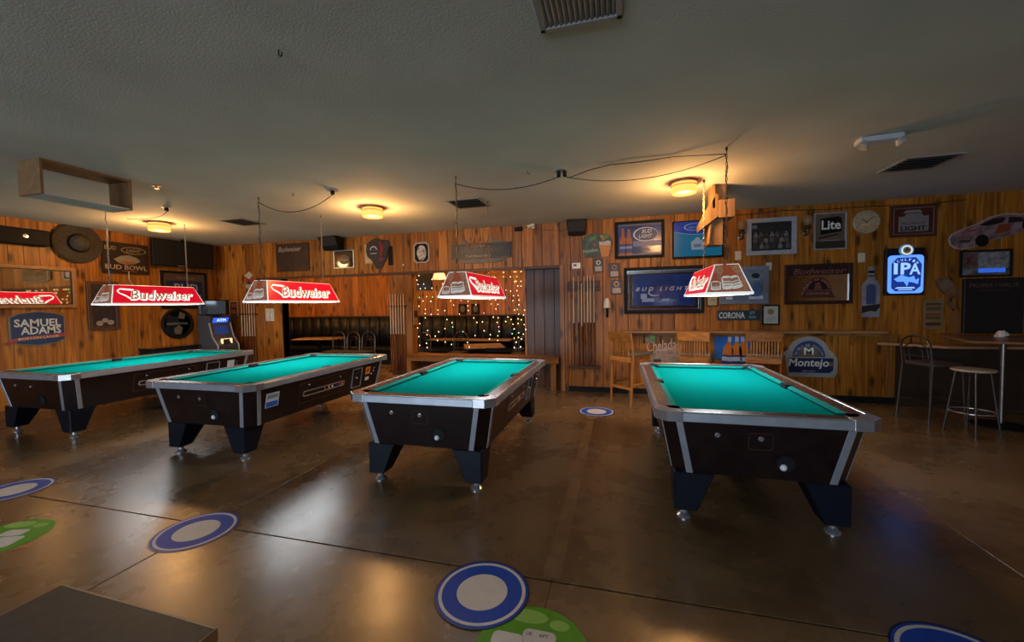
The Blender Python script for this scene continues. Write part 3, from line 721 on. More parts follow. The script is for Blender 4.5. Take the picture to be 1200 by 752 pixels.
# ------------------------------------------------------------------ metal cafe chairs
def metal_chair(x, y, rz, label, sh=.45, top=.95, m=BRONZE, w=.19, group='arched metal chairs', ring_foot=False):
    t = thing('metal_chair', label, 'chair', (x, y, 0), rz, group=group)   # faces +y
    for s in (-1, 1):
        MB().tube([(s*(w+.02), .2, 0), (s*w, .17, sh-.02)], .012, 8).obj('front_leg', m, t, smooth=True)
    arch = [(-w-.02, -.25, 0), (-w, -.2, sh), (-w, -.225, sh+(top-sh)*.6)] + [(-w*math.cos(a), -.235, sh+(top-sh)*(.6+.4*math.sin(a))) for a in [PI*i/10 for i in range(1, 10)]] + [(w, -.225, sh+(top-sh)*.6), (w, -.2, sh), (w+.02, -.25, 0)]
    MB().tube(arch, .012, 8).obj('back_arch', m, t, smooth=True)
    q = MB()
    for k, ww in ((.0, .45), (.0, .8)):
        q.tube([(-w*ww, -.205, sh+.02)]+[(-w*ww*math.cos(a), -.228, sh+(top-sh)*(.45+.38*ww*math.sin(a))) for a in [PI*i/8 for i in range(9)]]+[(w*ww, -.205, sh+.02)], .007, 6)
    q.obj('inner_arches', m, t, smooth=True)
    MB().tube([(-w, -.205, sh+.1), (w, -.205, sh+.1)], .008, 6).obj('cross_bar', m, t)
    MB().zprism(rrect(-w-.01, w+.01, -.2, .2, .06), sh-.015, sh+.025).obj('seat', mat('brown_vinyl', (.06, .045, .035), rough=.4), t, bevel=.008, seg=2)
    if ring_foot:
        zr = .28
        for a, b in (((-w-.01, .19), (w+.01, .19)), ((-w-.012, -.225), (w+.012, -.225)), ((-w-.01, -.225), (-w-.01, .19)), ((w+.01, -.225), (w+.01, .19))):
            MB().tube([(*a, zr), (*b, zr)], .008, 6).obj('foot_rail', m, t)
    return t
metal_chair(3.86, 6.3, R(-75), 'tall metal chair with an arched back at the high table, right', sh=.74, top=1.1, m=STEEL, group='tall metal chairs at the high table', ring_foot=True)
metal_chair(4.95, 5.95, R(60), 'tall metal chair cut off by the right picture edge', sh=.74, top=1.12, m=STEEL, group='tall metal chairs at the high table', ring_foot=True)
metal_chair(-7.14, 8.75, R(178), 'leftmost arched metal chair in the dark dining nook')
metal_chair(-6.69, 8.75, R(180), 'middle arched metal chair in the dark dining nook')
metal_chair(-6.24, 8.75, R(180), 'rightmost arched metal chair in the dark dining nook')
metal_chair(-4.6, 8.55, R(160), 'leftmost arched metal chair behind the fairy lights')
metal_chair(-3.75, 8.88, R(178), 'middle arched metal chair behind the fairy lights')
metal_chair(-2.2, 8.9, R(182), 'rightmost arched metal chair behind the fairy lights')
# backless stool
t = thing('bar_stool', 'backless steel bar stool with pale round seat, front of the high table', 'stool', (3.93, 5.8, 0), R(20))
MB().lathe([(0, .722), (.17, .725), (.185, .738), (.18, .755), (.0, .768)], 28).obj('seat', mat('pale_seat', (.34, .29, .21), rough=.4), t, smooth=True)
for k in range(4):
    a = PI/4+PI/2*k
    MB().tube([(.225*math.cos(a), .225*math.sin(a), 0), (.135*math.cos(a), .135*math.sin(a), .725)], .011, 8).obj('leg', STEEL, t, smooth=True)
MB().tube([(.192*math.cos(2*PI*i/24), .192*math.sin(2*PI*i/24), .26) for i in range(24)], .008, 6, closed=True).obj('foot_ring', CHROME, t, smooth=True)
# high table and counter on the right
t = thing('high_table', 'high bar table with a thin wooden top beside the stool', 'table', (4.62, 6.28, 0), R(-18))
MB().box(-.52, .55, -.62, .5, 1.045, 1.07).obj('tabletop', TOPWOOD, t, bevel=.006)
MB().tube([(-.1, -.1, .03), (-.1, -.1, 1.045)], .03, 12).obj('column', STEEL, t, smooth=True)
MB().lathe([(0, 0), (.26, 0), (.26, .012), (.05, .04), (0, .04)], 24, c=(-.1, -.1, 0)).obj('base', BLACK, t, smooth=True)
t = thing('wall_counter', 'low wooden counter against the wall behind the high table', 'counter', (4.75, 6.98, 0))
MB().zprism([(-1.02, .22), (-.5, -.3), (1.1, -.3), (1.1, .22)], .89, .925).obj('counter_top', TOPWOOD, t, bevel=.004)
MB().box(-.8, 1.1, .1, .2, 0, .89).obj('front_panel', mat('counter_dark_panel', (.03, .016, .01), rough=.5), t)
# crumpled napkin
nb = MB(); random.seed(3)
nb.lathe([(0, 0), (.05, .0), (.062, .02), (.05, .05), (.025, .075), (0, .07)], 9)
nb.v = [(x+random.uniform(-.012, .012), y+random.uniform(-.012, .012), max(0, z+random.uniform(-.01, .01))) for x, y, z in nb.v]
tag(nb.obj('crumpled_napkin', ink(200, 195, 190, rough=.8), None, loc=(4.66, 6.48, 1.07)), 'crumpled white napkin on the high table', 'napkin')

# ------------------------------------------------------------------ bench in the opening and the dining room behind
t = thing('window_bench', 'long pine bench ledge under the window of fairy lights', 'bench', (-2.6, 7.27, 0))
MB().box(-1.51, 1.55, -.16, .17, .585, .625).obj('ledge', PINE_T, t, bevel=.006)
MB().box(-1.5, 1.54, -.15, -.125, .5, .585).obj('apron', PINE_T, t, bevel=.003)
for x in (-1.455, 1.44): MB().box(x-.05, x+.05, -.145, -.055, 0, .5).obj('leg', PINE_V, t, bevel=.004)
t = thing('booth_bench', 'long black channel-tufted booth along the far wall', 'booth seat', (-6.6, 10.2, 0))
cmesh = MB(); cw_ = .335
sec = [(-cw_/2, 0)]+[(-cw_/2*math.cos(a)*.985, -.05-.05*math.sin(a)) for a in [PI*i/8 for i in range(9)]]+[(cw_/2, 0)]
cmesh.hexa([(x, y, .42) for x, y in sec], [(x, y, 1.3) for x, y in sec]); cmesh = cmesh.mesh('backrest_channel', VINYL, True)
for i in range(25): link('backrest_channel', cmesh, t, loc=(-4.1+cw_*i+.17, 0, 0))
MB().box(-4.1, 4.3, -.6, -.02, .36, .46).obj('seat', VINYL, t, bevel=.03, seg=3)
MB().box(-4.1, 4.3, -.55, -.02, 0, .36).obj('plinth', BLACK, t)
MB().box(-4.1, 4.3, -.1, .0, 1.295, 1.33).obj('cap_rail', DARKTRIM, t, bevel=.004)
def dining(x, y, w, d, z, rz, label):
    t = thing('dining_table', label, 'table', (x, y, 0), rz, group='dining room tables')
    MB().box(-w/2, w/2, -d/2, d/2, z-.035, z).obj('tabletop', TOPWOOD, t, bevel=.006)
    MB().tube([(0, 0, .03), (0, 0, z-.03)], .035, 10).obj('column', BLACK, t, smooth=True)
    MB().box(-.28, .28, -.04, .04, 0, .035).obj('base', BLACK, t, bevel=.01); MB().box(-.04, .04, -.28, .28, 0, .034).obj('base', BLACK, t, bevel=.01)
dining(-7.95, 9.2, 1.15, .7, .76, R(15), 'brown table in the dark dining nook left of the cue pillar')
dining(-2.9, 8.35, .85, .8, .70, R(24), 'brown table just behind the fairy lights, nearest the ledge')
dining(-3.6, 9.36, 2.2, .4, .745, 0, 'long narrow table in front of the booth, behind the fairy lights')
# pictures and dark window on the far wall
struct(MB().box(-5.55, -5.0, 10.17, 10.2, 2.03, 2.62).obj('window_1', mat('dark_window', (.02, .015, .012), rough=.2)))
for i, x in enumerate((-4.12, -3.75)):
    t = thing('small_plaque', ('left' if i == 0 else 'right')+' of two small dark plaques above the booth behind the fairy lights', 'plaque', (x, 10.2, 1.33), group='plaques above the booth')
    MB().box(-.12, .12, -.02, 0, 0, .29).obj('board', BLACK, t, bevel=.004); MB().prism(ell(0, .16, .07, .09, 14), -.023, -.02).obj('relief', ink(90, 75, 55), t)
t = thing('pendant_lamp', 'cream pendant shade hanging in the dining room behind the fairy lights', 'hanging lamp', (-4.32, 9.2, 2.24))
MB().lathe([(.16, 0), (.17, .02), (.13, .14), (.05, .2), (.03, .21)], 20).obj('shade', mat('cream_shade', (.8, .7, .5), rough=.5, emit=(1, .62, .28), es=.8), t, smooth=True)
MB().tube([(0, 0, .2), (0, 0, CEIL-2.24)], .005, 6).obj('cord', CABLE, t)
# the dining room's own ceiling lamps, behind the header
DG = mat('dining_lamp_glass', (.9, .7, .45), rough=.4, emit=(1, .47, .12), es=95.0)
for x in (-9.0, -6.2, -3.2):
    t = thing('dining_ceiling_lamp', 'dining room ceiling lamp %s, hidden above the header' % {-9.0: 'near the corner', -6.2: 'over the nook chairs', -3.2: 'over the ledge'}[x], 'ceiling light', (x, 8.5, CEIL))
    MB().lathe([(0, 0), (.18, 0), (.18, -.02), (0, -.02)], 24).obj('base', BASEM, t)
    MB().lathe([(.17, -.02), (.17, -.09), (.0, -.12)], 24).obj('shade', DG, t, smooth=True)
# fairy lights: a curtain of strands
BULB = [mat('bulb_warm', (1, .8, .5), emit=(1, .55, .2), es=2.0, sample=False), mat('bulb_white', (1, .95, .85), emit=(1, .78, .5), es=1.8, sample=False),
        mat('bulb_green', (.3, 1, .4), emit=(.25, .9, .3), es=1.3, sample=False), mat('bulb_pink', (1, .3, .5), emit=(1, .22, .4), es=1.8, sample=False)]
WIRE = mat('fairy_wire', (.05, .045, .03), rough=.6)
random.seed(11)
SX = [-3.93, -3.78, -3.62, -3.5, -3.36, -3.2, -3.02, -2.86, -2.72, -2.56, -2.4, -2.26, -2.1, -1.96, -1.86, -1.76]
for i, x in enumerate(SX):
    z1 = 2.2; z0 = random.uniform(.66, .95)
    lab = 'fairy-light strand hanging in the window' if 0 < i < len(SX)-1 else ('leftmost fairy-light strand in the window' if i == 0 else 'rightmost fairy-light strand in the window')
    if 0 < i < len(SX)-1: lab = 'fairy-light strand hanging in the window, number %s from the left' % ['one', 'two', 'three', 'four', 'five', 'six', 'seven', 'eight', 'nine', 'ten', 'eleven', 'twelve', 'thirteen', 'fourteen', 'fifteen'][i]
    t = thing('fairy_light_strand', lab, 'string lights', (x, 7.36, z0), group='fairy-light strands')
    n = int((z1-z0)/.085); pts = []; bm_ = MB()
    for k in range(n+1):
        px, pz = random.uniform(-.02, .02), (z1-z0)*k/n
        pts.append((px, random.uniform(-.01, .01), pz))
        if random.random() < (.9 if x in (-1.96, -1.86) else .5):
            c = random.choices((0, 1, 2, 3), (10, 6, 1.1, 1.1))[0]; r = .0105; bx, by = px+random.uniform(-.035, .035), random.uniform(-.02, .02)
            bm_.lathe([(0, -r*1.2), (r*.8, -r*.6), (r, 0), (r*.7, r*.8), (0, r*1.2)], 8, c=(bx, by, pz), mi=c)
    MB().tube(pts, .0022, 4).obj('wire', WIRE, t)
    bm_.obj('bulbs', BULB, t)

# ================================================================== WALL SHELF, CUES
t = thing('wall_shelf', 'long narrow wooden drink shelf along the back wall', 'shelf', (1.905, YB, 1.035))
MB().box(-1.875, 1.875, -.2, 0, .03, .07).obj('board', TOPWOOD, t, bevel=.006)
MB().box(-1.86, 1.86, -.035, 0, -.02, .03).obj('cleat', PINE_T, t, bevel=.003)
for x in (-1.5, -.5, .5, 1.5):
    MB().add([(x-.015, 0, .03), (x+.015, 0, .03), (x-.015, -.16, .03), (x+.015, -.16, .03), (x-.015, 0, -.16), (x+.015, 0, -.16)], [(0, 2, 4), (1, 5, 3), (0, 1, 3, 2), (2, 3, 5, 4), (0, 4, 5, 1)]).obj('bracket', PINE_V, t)
CUESH = {}
def cue(x, y, z0, L, label, group, tilt=0.):
    t = thing('pool_cue', label, 'pool cue', (x, y, z0), rot=(R(-.5), tilt, 0), group=group)
    if L not in CUESH:
        b = MB().lathe([(0, 0), (.014, .0), (.0155, .02), (.0125, L*.48), (.0125, L*.48)], 8).mesh('butt', CUEBUTT, True)
        s = MB().lathe([(.0125, L*.48), (.0075, L*.985), (.0078, L*.986), (.0065, L), (0, L)], 8).mesh('shaft', CUEWOOD, True)
        CUESH[L] = (b, s)
    link('butt', CUESH[L][0], t); link('shaft', CUESH[L][1], t)
def cue_rack(name, label, x0, x1, ztop, zled, y=YB-.003, holes=(), board=False):
    t = thing(name, label, 'cue rack', ((x0+x1)/2, y, zled-.04), group='wall cue racks')
    w = (x1-x0)/2
    MB().box(-w, w, -.075, 0, 0, .035).obj('base_ledge', DARKTRIM, t, bevel=.004)
    if board: MB().box(-w, w, -.012, 0, ztop-zled-.06, ztop-zled+.12).obj('back_board', DARKTRIM, t, bevel=.004)
    q = MB(); n = len(holes); edges = [-w]+[h-(x0+x1)/2 for h in holes]+[w]
    for i in range(len(edges)-1):
        a = edges[i]+(.019 if i else 0); b = edges[i+1]-(.019 if i < len(edges)-2 else 0)
        if b > a: q.box(a, b, -.07, -.0, ztop-zled, ztop-zled+.02)
    q.box(-w, w, -.018, -.0, ztop-zled-.001, ztop-zled+.0205)
    q.obj('notched_holder', DARKTRIM, t)
XR = [-.785, -.7, -.645, -.6, -.54, -.49, -.43]
cue_rack('cue_rack', 'wall cue rack with dark backboard beside the small sconce', -.89, -.33, 1.9, .48, holes=XR, board=True)
ORD = ['first', 'second', 'third', 'fourth', 'fifth', 'sixth', 'seventh']
for i, x in enumerate(XR):
    cue(x, YB-.056, .477, (1.58, 1.6, 1.46, 1.59, 1.6, 1.59, 1.6)[i], '%s pool cue from the left in the rack beside the sconce' % ORD[i], 'cues beside the sconce')
XR = [-4.47, -4.41, -4.35, -4.29, -4.23, -4.17]
cue_rack('cue_rack', 'cue rack on the pillar left of the fairy lights', -4.53, -4.12, 1.62, .29, holes=XR)
for i, x in enumerate(XR): cue(x, YB-.056, .287, 1.55, '%s pool cue from the left on the pillar' % ORD[i], 'cues on the pillar')
XR = [-8.27, -8.19, -8.12, -8.05, -7.98, -7.91]
cue_rack('cue_rack', 'cue rack in the left corner beside the cash machine', -8.33, -7.85, 1.5, .22, holes=XR)
for i, x in enumerate(XR): cue(x, YB-.056, .217, 1.58, '%s pool cue from the left in the corner rack' % ORD[i], 'cues in the corner')

# ================================================================== SIGNS AND PICTURES, BACK WALL
# dark board with small silver script
w, h = .86, .6
t = on_back('beer_sign', 'dark brown board with small silver script, high in the left corner', 'sign', -7.27, -6.41, 2.39)
poly(t, 'board', rect(-w/2, w/2, 0, h), 0, .02, mat('smoked_board', (.026, .011, .005), rough=.55, var=.5, scale=7), bevel=.004)
text(t, 'Budweiser', -.06, h*.8, .6, .11, -.02, ink(150, 140, 125), shear=.3)
# corner speakers
def wall_speaker(x, z, w, h, d, rz, label):
    t = thing('wall_speaker', label, 'speaker', (x, YB-.02, z), rz, group='black wall speakers')
    MB().hexa([(-w*.42, -d*.55, 0), (w*.42, -d*.55, 0), (w*.36, 0, .02), (-w*.36, 0, .02)], [(-w/2, -d, h), (w/2, -d, h), (w*.4, 0, h), (-w*.4, 0, h)]).obj('cabinet', BLACK, t, bevel=.012, seg=2)
    MB().hexa([(-w*.38, -d*.55-.004, .02), (w*.38, -d*.55-.004, .02), (w*.38, -d*.5, .02), (-w*.38, -d*.5, .02)], [(-w*.45, -d-.004, h-.02), (w*.45, -d-.004, h-.02), (w*.45, -d+.02, h-.02), (-w*.45, -d+.02, h-.02)]).obj('grille', mat('speaker_mesh', (.02, .02, .02), rough=.7, bump=.4, scale=220), t)
    MB().box(-.02, .02, -.03, .03, h*.4, h*.6).obj('bracket', BLACK, t)
wall_speaker(-5.68, 2.76, .5, .27, .3, R(-8), 'black wall speaker under the ceiling above the small framed mirror')
wall_speaker(-.72, 2.77, .36, .26, .2, R(5), 'black wall speaker under the ceiling beside the security camera')
# small framed mirror sign
t = on_back('framed_mirror_sign', 'small chrome-framed black mirror sign with oval emblem below the speaker', 'sign', -5.79, -5.29, 2.4)
frame(t, .5, .38, .025, .03, ALU); poly(t, 'panel', rect(-.23, .23, .02, .36), 0, .012, BLACKG)
poly(t, 'emblem', ell(0, .18, .13, .1, 24), -.012, .003, ink(70, 62, 45)); text(t, 'Coors', 0, .18, .2, .06, -.015, ink(170, 150, 110), shear=.3)
# dark cutout figure
t = on_back('player_cutout', 'dark cutout figure with a red stripe and white emblem, high on the wall', 'sign', -5.04, -4.4, 2.36)
poly(t, 'backing_card', rect(-.32, -.02, .12, .5), 0, .012, ink(190, 160, 120))
poly(t, 'figure', [(-.05, .0), (.04, -.02), (.1, .06), (.16, .16), (.2, .3), (.27, .46), (.24, .56), (.1, .58), (-.05, .61), (-.16, .58), (-.26, .5), (-.28, .36), (-.25, .25), (-.16, .18), (-.1, .08)], -.012, .02, mat('cutout_black', (.03, .02, .016), rough=.5, var=.4))
poly(t, 'red_stripe', [(.03, .24), (.1, .28), (.12, .44), (.06, .54), (.02, .54), (.06, .4)], -.032, .004, ink(130, 22, 25))
poly(t, 'red_patch', [(.02, .14), (.13, .18), (.11, .22), (.02, .21)], -.032, .004, ink(130, 22, 25))
ring(ell(-.1, .38, .085, .08, 20, .0, PI), ell(-.1, .38, .06, .055, 20, 0, PI), -.036, -.032).obj('white_emblem', ink(170, 170, 170), t)
poly(t, 'white_bar', rect(-.18, -.03, .3, .32), -.032, .004, ink(150, 150, 150))
poly(t, 'side_board', rect(.22, .32, .06, .44), 0, .015, BLACK)
# octagonal plaque
t = on_back('octagonal_plaque', 'small octagonal plaque with a pale portrait on black', 'plaque', -3.93, -3.58, 2.43)
oct_ = lambda a, b, c: [(-a+c, b[0]), (a-c, b[0]), (a, b[0]+c), (a, b[1]-c), (a-c, b[1]), (-a+c, b[1]), (-a, b[1]-c), (-a, b[0]+c)]
ring(oct_(.175, (0, .41), .06), oct_(.145, (.03, .38), .05), -.03, 0).obj('frame', mat('pewter', (.33, .29, .22), rough=.4), t, bevel=.004)
poly(t, 'ground', oct_(.147, (.028, .382), .05), 0, .014, BLACK); poly(t, 'portrait', ell(0, .2, .1, .15, 24), -.014, .006, mat('portrait_pale', (.33, .3, .27), rough=.5, var=.8, scale=18))
# long pub sign with stepped ends
t = on_back('carved_pub_sign', 'long dark carved sign with gold script and stepped pale base', 'sign', -3.11, -1.93, 2.38)
w = .59
poly(t, 'board', rect(-w, w, .11, .36), 0, .03, mat('sign_dark_olive', (.016, .012, .007), rough=.45, var=.3), bevel=.004)
for z in (.1, .36): MB().box(-w-.01, w+.01, -.045, 0, z-.012, z+.012).obj('moulding', mat('moulding_olive', (.07, .05, .024), rough=.45), t, bevel=.003)
poly(t, 'base_plate', [(-.38, .02), (-.3, .0), (.28, .0), (.38, .02), (.48, .06), (.56, .088), (-.56, .088), (-.48, .06)], 0, .025, mat('sign_taupe', (.12, .088, .064), rough=.5))
poly(t, 'crest_piece', [(.2, .372), (.46, .372), (.4, .41), (.3, .42), (.25, .46), (.2, .47)], 0, .022, mat('sign_taupe', ()))
poly(t, 'crest_piece', [(-.5, .372), (-.28, .372), (-.3, .44), (-.36, .43), (-.4, .4)], 0, .022, mat('sign_taupe', ()))
text(t, 'Miller', -.07, .39, .42, .19, -.03, mat('sign_gold', (.32, .11, .02), rough=.45), shear=.35, bold=.01, d=.008)
text(t, 'GENUINE DRAFT', 0, .235, .98, .085, -.03, mat('sign_bronze', (.075, .056, .03), rough=.4), shear=.2, d=.006)
text(t, 'Cold Filtered Beer', -.05, .135, .5, .05, -.03, ink(150, 135, 110), shear=.25, d=.003)
# camera on the wall
t = on_back('security_camera', 'small white security camera under the ceiling with a trailing cable', 'camera', -1.63, -1.47, 2.93)
MB().lathe([(0, 0), (.03, 0), (.03, .012), (0, .012)], 14, axis='Y', c=(.04, 0, .06)).obj('mount', WHITE, t)
MB().tube([(.04, 0, .06), (.02, -.06, .07)], .008, 8).obj('arm', WHITE, t)
MB().tube([(.06, -.05, .09), (-.05, -.13, .04)], .028, 12).obj('body', WHITE, t, smooth=True)
MB().tube([(-.046, -.127, .042), (-.054, -.134, .038)], .02, 12).obj('lens', BLACKG, t)
MB().tube([(.04, -.004, .05), (.2, -.004, .0), (.55, -.004, -.04), (.8, -.004, .02)], .004, 5).obj('cable', CABLE, t)
MB().box(-.3, -.16, -.05, 0, .0, .07).obj('junction_box', BLACK, t, bevel=.004)
# green sign with a glass of beer
t = on_back('green_beer_sign', 'irregular green sign with a glass of beer on its right side', 'sign', -.65, -.12, 2.39)
poly(t, 'board', [(-.2, .0), (.22, .0), (.25, .1), (.26, .28), (.22, .38), (.1, .4), (-.05, .42), (-.2, .37), (-.26, .28), (-.24, .2), (-.22, .1)], 0, .015, mat('sign_green', (.05, .065, .042), rough=.45, var=.6, scale=12))
poly(t, 'leaf', [(-.14, .28), (-.02, .3), (.01, .38), (-.1, .34)], -.015, .004, ink(75, 125, 45)); poly(t, 'leaf', [(.12, .3), (.2, .32), (.22, .38), (.1, .38)], -.015, .004, ink(75, 125, 45))
text(t, 'Heineken', -.1, .12, .26, .06, -.015, ink(170, 180, 165), rot=.08)
poly(t, 'star', [(-.03+.035*math.cos(PI/2+PI*k/5)*(1 if k % 2 == 0 else .4), .22+.035*math.sin(PI/2+PI*k/5)*(1 if k % 2 == 0 else .4)) for k in range(10)], -.015, .004, ink(160, 70, 40))
poly(t, 'beer_glass', [(.09, .0), (.21, .0), (.25, .2), (.05, .2)], -.015, .01, ink(190, 120, 40)); poly(t, 'foam', [(.05, .2), (.25, .2), (.25, .26), (.2, .28), (.13, .26), (.05, .27)], -.015, .012, ink(175, 172, 165))
poly(t, 'pouring_bottle', [(.05, .38), (.1, .3), (.13, .27), (.15, .3), (.1, .38)], -.015, .008, ink(170, 110, 70))
# thermostat, plaques, sconce
t = on_back('thermostat', 'small white thermostat above the cue rack', 'thermostat', -.81, -.66, 2.2)
MB().box(-.075, .075, -.03, 0, 0, .105).obj('housing', WHITE, t, bevel=.006); MB().box(-.05, .005, -.032, -.03, .045, .08).obj('display', ink(60, 60, 55), t)
for i, (x0, x1, z0, z1, lb, c) in enumerate(((-.43, -.27, 2.12, 2.36, 'dark plaque with a white ring, highest of three', (205, 205, 200)), (-.17, .01, 2.02, 2.27, 'dark plaque with a faint gold crest, middle of three', (150, 110, 70)), (-.14, .05, 1.73, 1.98, 'dark plaque with an orange ring, lowest of three', (200, 140, 80)))):
    t = on_back('award_plaque', lb, 'plaque', x0, x1, z0, group='three award plaques')
    w, h = x1-x0, z1-z0
    MB().box(-w/2, w/2, -.02, 0, 0, h).obj('board', mat('plaque_wood', (.045, .026, .014), rough=.35), t, bevel=.005)
    poly(t, 'brass_plate', rect(-w*.36, w*.36, h*.1, h*.45), -.02, .003, mat('plaque_plate', (.4, .28, .2), rough=.35, var=.3, scale=60))
    ring(ell(0, h*.72, w*.24, w*.24, 20), ell(0, h*.72, w*.15, w*.15, 20), -.024, -.02).obj('ring_emblem', ink(*c), t)
t = on_back('wall_sconce', 'small wall sconce with a white bell shade and black stem', 'wall lamp', -.27, -.14, 1.31)
MB().box(-.02, .02, -.02, 0, .02, .2).obj('backplate', BLACK, t, bevel=.004); MB().tube([(0, -.01, .05), (0, -.07, .08), (0, -.08, .2)], .009, 8).obj('arm', BLACK, t, smooth=True)
MB().lathe([(.068, .19), (.06, .25), (.05, .31), (.03, .355), (0, .36)], 18, c=(0, -.08, 0)).obj('shade', mat('shade_white', (.66, .62, .57), rough=.4), t, smooth=True)
# blue framed mirror sign
t = on_back('framed_beer_mirror', 'wide black-framed blue mirror with spaced silver letters above the shelf', 'mirror', .08, 1.35, 1.39)
w, h = 1.27, .79
frame(t, w, h, .05, .04, BLACK); poly(t, 'mirror', rect(-w/2+.04, w/2-.04, .04, h-.04), 0, .012, MIRROR)
poly(t, 'blue_panel', rect(-w/2+.14, w/2-.14, .13, h-.13), -.012, .003, mat('mirror_blue', (.012, .035, .19), rough=.12, var=.3, scale=3, spec=.8))
ring(rect(-w/2+.075, w/2-.075, .075, h-.075), rect(-w/2+.085, w/2-.085, .085, h-.085), -.0145, -.012).obj('etched_line', ink(40, 70, 140, rough=.2), t)
text(t, 'BUD LIGHT', -.02, h*.53, .84, .065, -.015, ink(175, 185, 200, rough=.3), shear=.35, spacing=1.7)
q = MB(); q.tube([(-.13+.1*math.cos(a), -.0165, .36+.1*math.sin(a)*.6) for a in [R(120)+R(190)*i/12 for i in range(13)]], [.002+.006*math.sin(PI*i/12) for i in range(13)], 5)
q.obj('swoosh', ink(200, 205, 215), t)
for x0, x1, z0, z1 in ((-.36, -.26, .25, .34), (-.34, -.14, .2, .26), (-.02, .1, .22, .25)):
    poly(t, 'etched_block', rect(x0, x1, z0, z1), -.015, .002, ink(120, 140, 180, rough=.25))
# framed poster with two bottles
t = on_back('framed_bottle_poster', 'black-framed poster with two beer bottles and a blue oval', 'poster', -.07, .74, 2.34)
w, h = .8, .63
frame(t, w, h, .045, .035, BLACK); poly(t, 'print', rect(-w/2+.04, w/2-.04, .04, h-.04), 0, .01, mat('poster_blue', (.03, .06, .2), rough=.2, var=.5, scale=2.5))
poly(t, 'pale_band', rect(-.1, w/2-.042, .2, .29), -.01, .001, ink(95, 105, 140)); poly(t, 'pale_band', rect(-w/2+.042, w/2-.042, .045, .085), -.01, .001, ink(80, 85, 100)); poly(t, 'pale_band', rect(-w/2+.042, w/2-.042, .55, .585), -.01, .001, ink(75, 85, 110))
for bx, bh in ((-.27, .46), (-.17, .44)):
    q = poly(t, 'bottle_print', bottle_pts(bx, .06, bh, .11), -.011, .002, ink(150, 78, 25)); poly(q, 'label_print', rect(bx-.054, bx+.054, .1, .25), -.013, .001, ink(35, 50, 110)); poly(q, 'label_band', rect(bx-.054, bx+.054, .17, .21), -.014, .001, ink(110, 130, 175))
poly(t, 'oval', ell(.1, .4, .19, .11, 28), -.011, .002, ink(25, 60, 110)); ring(ell(.1, .4, .2, .12, 28), ell(.11, .4, .185, .105, 28), -.014, -.011).obj('oval_edge', ink(175, 185, 195), t)
text(t, 'BUD', .12, .45, .16, .06, -.013, ink(190, 200, 205), shear=.3); text(t, 'LIGHT', .1, .37, .22, .06, -.013, ink(190, 200, 205), shear=.3)
text(t, 'XLIX', .08, .145, .2, .04, -.012, ink(20, 20, 30))
# television
t = on_back('television', 'flat television showing a blue and teal picture under the ceiling', 'television', .86, 1.62, 2.3)
w, h = .76, .61
MB().box(-w/2, w/2, -.07, 0, 0, h).obj('casing', BLACK, t, bevel=.006)
TEAL = mat('screen_teal', (.0, .0, .0), rough=.2, emit=srgb(12, 84, 112), es=.62, var=0, sample=False); SBLUE = mat('screen_blue', (0, 0, 0), rough=.2, emit=srgb(12, 48, 118), es=.6, var=0, sample=False)
SGREY = mat('screen_grey', (0, 0, 0), rough=.2, emit=srgb(120, 130, 145), es=.5, var=0, sample=False); SDARK = mat('screen_dark', (0, 0, 0), rough=.2, emit=srgb(60, 66, 80), es=1, var=0, sample=False)
arc = [(-w/2+.02+(w-.04)*i/12, .40+.06*((i-6)/6)**2-.02) for i in range(13)]
sc = poly(t, 'screen', [(-w/2+.02, .025), (w/2-.02, .025)]+list(reversed(arc)), -.07, .002, TEAL)
poly(t, 'screen_top', arc+[(w/2-.02, h-.02), (-w/2+.02, h-.02)], -.07, .002, SBLUE)
q = MB(); q.tube([(x, -.0725, z) for x, z in arc], .004, 5); q.obj('screen_arc', SGREY, sc)
poly(sc, 'screen_logo', [(-.09, .13), (.09, .13), (.1, .26), (.04, .29), (.02, .33), (-.02, .33), (-.05, .29), (-.1, .26)], -.072, .001, SGREY); poly(sc, 'screen_logo_shade', [(-.05, .17), (.05, .17), (.06, .22), (-.06, .22)], -.073, .001, SDARK)
ring(ell(-.06, .5, .15, .06, 24), ell(-.045, .5, .14, .052, 24), -.0735, -.072).obj('screen_oval', SGREY, sc)
text(sc, 'BUD LIGHT', -.03, .495, .2, .035, -.072, SGREY, shear=.3)
# team photograph
t = on_back('team_photograph', 'black and white team photograph in a pale grey frame', 'picture', 1.97, 2.67, 2.3)
w, h = .7, .58
frame(t, w, h, .07, .03, mat('pale_blue_frame', (.30, .33, .38), rough=.45)); poly(t, 'photo', rect(-w/2+.06, w/2-.06, .06, h-.06), 0, .008, mat('old_photo', (.022, .02, .022), rough=.3, var=.5, scale=20))
random.seed(5); ph = [ink(115, 110, 108), ink(85, 80, 80), ink(55, 52, 52)]
for row, (z, n) in enumerate(((.34, 7), (.27, 7), (.17, 6))):
    for i in range(n):
        x = -.22+.44*i/(n-1)+random.uniform(-.012, .012)
        f = MB().prism([(x-.03, z-.07), (x+.03, z-.07), (x+.026, z-.01), (x-.026, z-.01)]+[], -.0095, -.008).prism(ell(x, z+.008, .014, .018, 8), -.0095, -.008)
        f.obj('player_print', ph[min(2, (row+i) % 3)], t)
poly(t, 'corner_print', rect(-.27, -.2, .42, .48), -.008, .001, ink(95, 110, 135))
